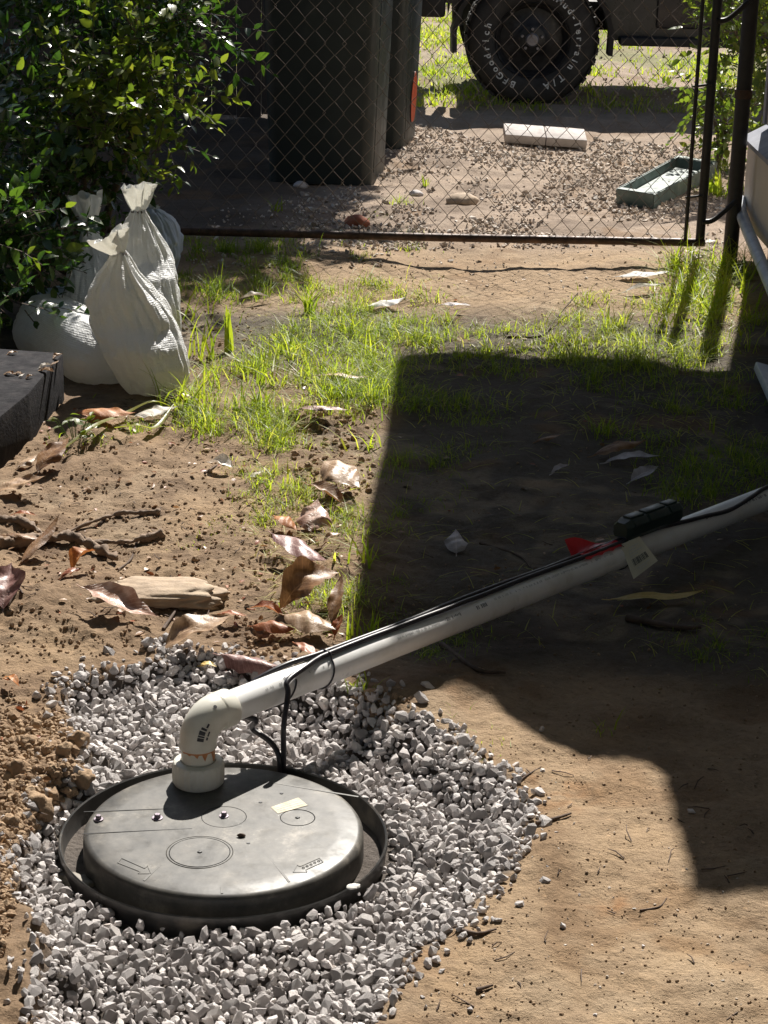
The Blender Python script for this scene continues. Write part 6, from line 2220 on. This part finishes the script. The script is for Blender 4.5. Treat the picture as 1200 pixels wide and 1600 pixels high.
# leaves on the dark block and caught in the shade below it
for i in range(9):
    px, py = R.uniform(5, 85), R.uniform(548, 600)
    if py > 551 + (99 - px) * 1.1: py = 560
    p = on_z(px, py, .164)
    o = dry_leaf((px, py), (px + R.uniform(8, 22), py + R.uniform(-6, 6)), .6, R.choice(('white', 'tan')), 'small pale leaf scrap on top of the dark block', seed=60 + i, group='leaf scraps on the dark block', arch=.1)
    o.location = p

def scrap(a, b, wr, label, seed, lift=.012, arch=.08):
    o = dry_leaf(a, b, wr, 'white', label, seed=seed, arch=arch, lift=lift, name='paper_scrap', cat='paper scrap', fold=.1)
    o.data.materials.clear()
    o.data.materials.append(M['paper'])
scrap((966, 436), (1046, 438), .5, 'white torn paper scrap on bare dirt in front of the gate', 71)
scrap((975, 461), (1042, 455), .25, 'narrow white paper strip at the grass edge by the gate', 72)
scrap((574, 486), (634, 480), .55, 'white paper scrap lying in the sunlit grass', 73, lift=.02)
for i, (a, b) in enumerate((((1058, 408), (1090, 402)), ((1085, 396), (1118, 400)), ((1075, 418), (1112, 416)), ((1095, 388), (1120, 385)))):
    dry_leaf(a, b, .6, R.choice(('white', 'pink')), 'pale crumpled leaf piled at the foot of the gate corner', seed=90 + i, arch=.2, fold=.4, lift=.015, group='pale leaves at the gate corner')

def stick(pts, rad, label, m='twig', name='twig', lift=None, cat='twig'):
    lift = rad * 0.8 if lift is None else lift
    P = smooth_path([G(a, b, lift + (c[0] if c else 0)) for a, b, *c in pts], 6 if m == 'twig' else 16)
    n = len(P)
    o = tube(name, P, [rad * (1 - .6 * i / (n - 1)) * (1 + .12 * math.sin(i * 2.1)) for i in range(n)], M[m], seg=8 if m == 'twig' else 16)
    me = o.data
    if m == 'wood':
        nn = [v.normal.copy() for v in me.vertices]
        for v, q in zip(me.vertices, nn):
            w = v.co
            v.co = w + q * rad * (.75 * noise.noise(w * 38) + .5 * noise.noise(w * 95) + .25 * noise.noise(w * 190))
    tag(o, label, cat)
stick([(-20, 858), (60, 850), (120, 848), (185, 880)], .016, 'thick dead root lying across churned soil at the left', 'wood', 'root', cat='root')
stick([(-20, 815), (40, 822), (80, 850)], .012, 'short dead root above the thick one', 'wood', 'root', cat='root')
stick([(250, 805), (180, 808), (95, 838)], .008, 'straight brown stick beside the root', 'wood', 'stick', cat='stick')
stick([(255, 838), (200, 852), (140, 852)], .011, 'flat piece of dead wood right of the root', 'wood', 'stick', cat='stick')
stick([(215, 845), (205, 875), (185, 892)], .004, 'thin forked twig hanging off the dead wood')
stick([(790, 528), (845, 526), (868, 508, .02), (902, 480, .05)], .005, 'bare twig sticking up at the edge of the lit grass')
stick([(838, 1290), (868, 1282), (892, 1274)], .005, 'short dark twig lying on the sunlit dirt')
stick([(722, 1458), (748, 1462), (775, 1455)], .0045, 'reddish twig lying right beside the gravel', 'twig')
stick([(790, 1240), (820, 1215), (845, 1200)], .0025, 'thin twig near the lower edge of the big shadow')
stick([(1000, 1424), (1030, 1418), (1042, 1404)], .002, 'fine twig next to the orange soil patch')
stick([(745, 1550), (770, 1542)], .004, 'small dark twig in the foreground dirt')
stick([(10, 950), (28, 925), (36, 930)], .005, 'dark twig below the purple leaf at the left edge')
stick([(255, 985), (275, 955), (282, 940)], .004, 'small twig leaning on the flat stone')
stick([(690, 1010), (745, 1050), (790, 1055)], .007, 'dark root half buried in shade below the pipe', 'twig', 'root', cat='root')
stick([(750, 850), (810, 870), (830, 890)], .004, 'dark twig lying in the shade above the pipe')
stick([(980, 970), (1060, 985), (1095, 985)], .009, 'low dark root in the shade right of the pipe', 'twig', 'root', cat='root')
stick([(320, 740), (345, 725), (362, 715)], .003, 'thin twig on the soil left of the grass strip')
# clover sprig by the block
def clover():
    root = empty('clover', G(118, 690))
    tag(root, 'small clover-like sprig glowing in the sun by the dark block', 'weed')
    r = np.random.default_rng(9)
    n = 22
    P = np.stack([r.uniform(-.05, .06, n), r.uniform(-.04, .04, n), r.uniform(.02, .075, n)], 1)
    az = r.uniform(0, 6.28, n)
    A = np.stack([np.cos(az), np.sin(az), r.uniform(-.2, .3, n)], 1)
    Rm = leaf_batch(P, A, np.tile(np.array([0, -.3, 1.0]), (n, 1)) + r.normal(0, .3, (n, 3)), None, None)
    V, F, T = merge_leaves(P, Rm, r.uniform(.02, .034, n), r.uniform(.4, .9, n), r.integers(0, 4, n))
    link('leaves', fast('leaves', V, F, tint=T), M['leaf_bright'], root)
    VV, FF, off = [], [], 0
    for p in P:
        v, f = tube_vf([Vector((p[0] * .3, p[1] * .3, -.01)), Vector(p)], .001, 4, False)
        VV += [tuple(a) for a in v]
        FF += [tuple(i + off for i in q) for q in f]
        off += len(v)
    link('stems', fast('stems', np.array(VV), np.array(FF)), M['grass'], root)
clover()

# small litter nobody could count
def litter():
    r = np.random.default_rng(15)
    regs = [([(0, 700), (420, 690), (440, 900), (520, 1040), (350, 1060), (200, 990), (0, 940)], 150), ([(440, 760), (560, 740), (540, 1000), (440, 1000)], 70), ([(60, 640), (300, 610), (300, 690), (60, 720)], 50),
            ([(400, 440), (1120, 430), (1150, 560), (420, 640)], 60), ([(600, 640), (1190, 640), (1190, 1000), (620, 900)], 50), ([(1040, 390), (1130, 385), (1120, 425), (1040, 420)], 30), ([(0, 1060), (100, 1110), (60, 1290), (0, 1400)], 25)]
    for key, frac in (('brown', .4), ('rust', .3), ('tan', .3)):
        q = np.concatenate([poly_sample(p, max(2, int(n * frac)), r) for p, n in regs])
        P = Gv(q[:, 0], q[:, 1])
        n = len(P)
        az = r.uniform(0, 6.28, n)
        A = np.stack([np.cos(az), np.sin(az), r.uniform(-.1, .35, n)], 1)
        U = np.array([0, 0, 1.0]) + r.normal(0, .45, (n, 3))
        P[:, 2] += .004
        V, F, T = merge_leaves(P, leaf_batch(P, A, U, None, None), .008 + .022 * r.beta(1.2, 2.5, n), np.full(n, .5), r.integers(0, 4, n))
        o = link('leaf_litter', fast('leaf_litter', V, F, tint=T, smooth=True), LM[key])
        tag(o, kind='stuff')
    q = np.concatenate([poly_sample(p, n // 2, r) for p, n in regs] + [poly_sample([(650, 1150), (1180, 1200), (1190, 1590), (650, 1590)], 40, r)])
    P = Gv(q[:, 0], q[:, 1])
    VV, FF, off = [], [], 0
    for p in P:
        a = r.uniform(0, 6.28)
        L = r.uniform(.01, .05)
        d = Vector((math.cos(a), math.sin(a), r.uniform(-.05, .2)))
        k = Vector(r.normal(0, .15, 3))
        v, f = tube_vf([Vector(p) + Vector((0, 0, .002)), Vector(p) + (d + k) * L * .5 + Vector((0, 0, .003)), Vector(p) + d * L + Vector((0, 0, .002))], [.0013, .0011, .0006], 4, False)
        VV += [tuple(x) for x in v]
        FF += [tuple(i + off for i in t) for t in f]
        off += len(v)
    tag(link('twig_litter', fast('twig_litter', np.array(VV), np.array(FF)), M['twig']), kind='stuff')
litter()
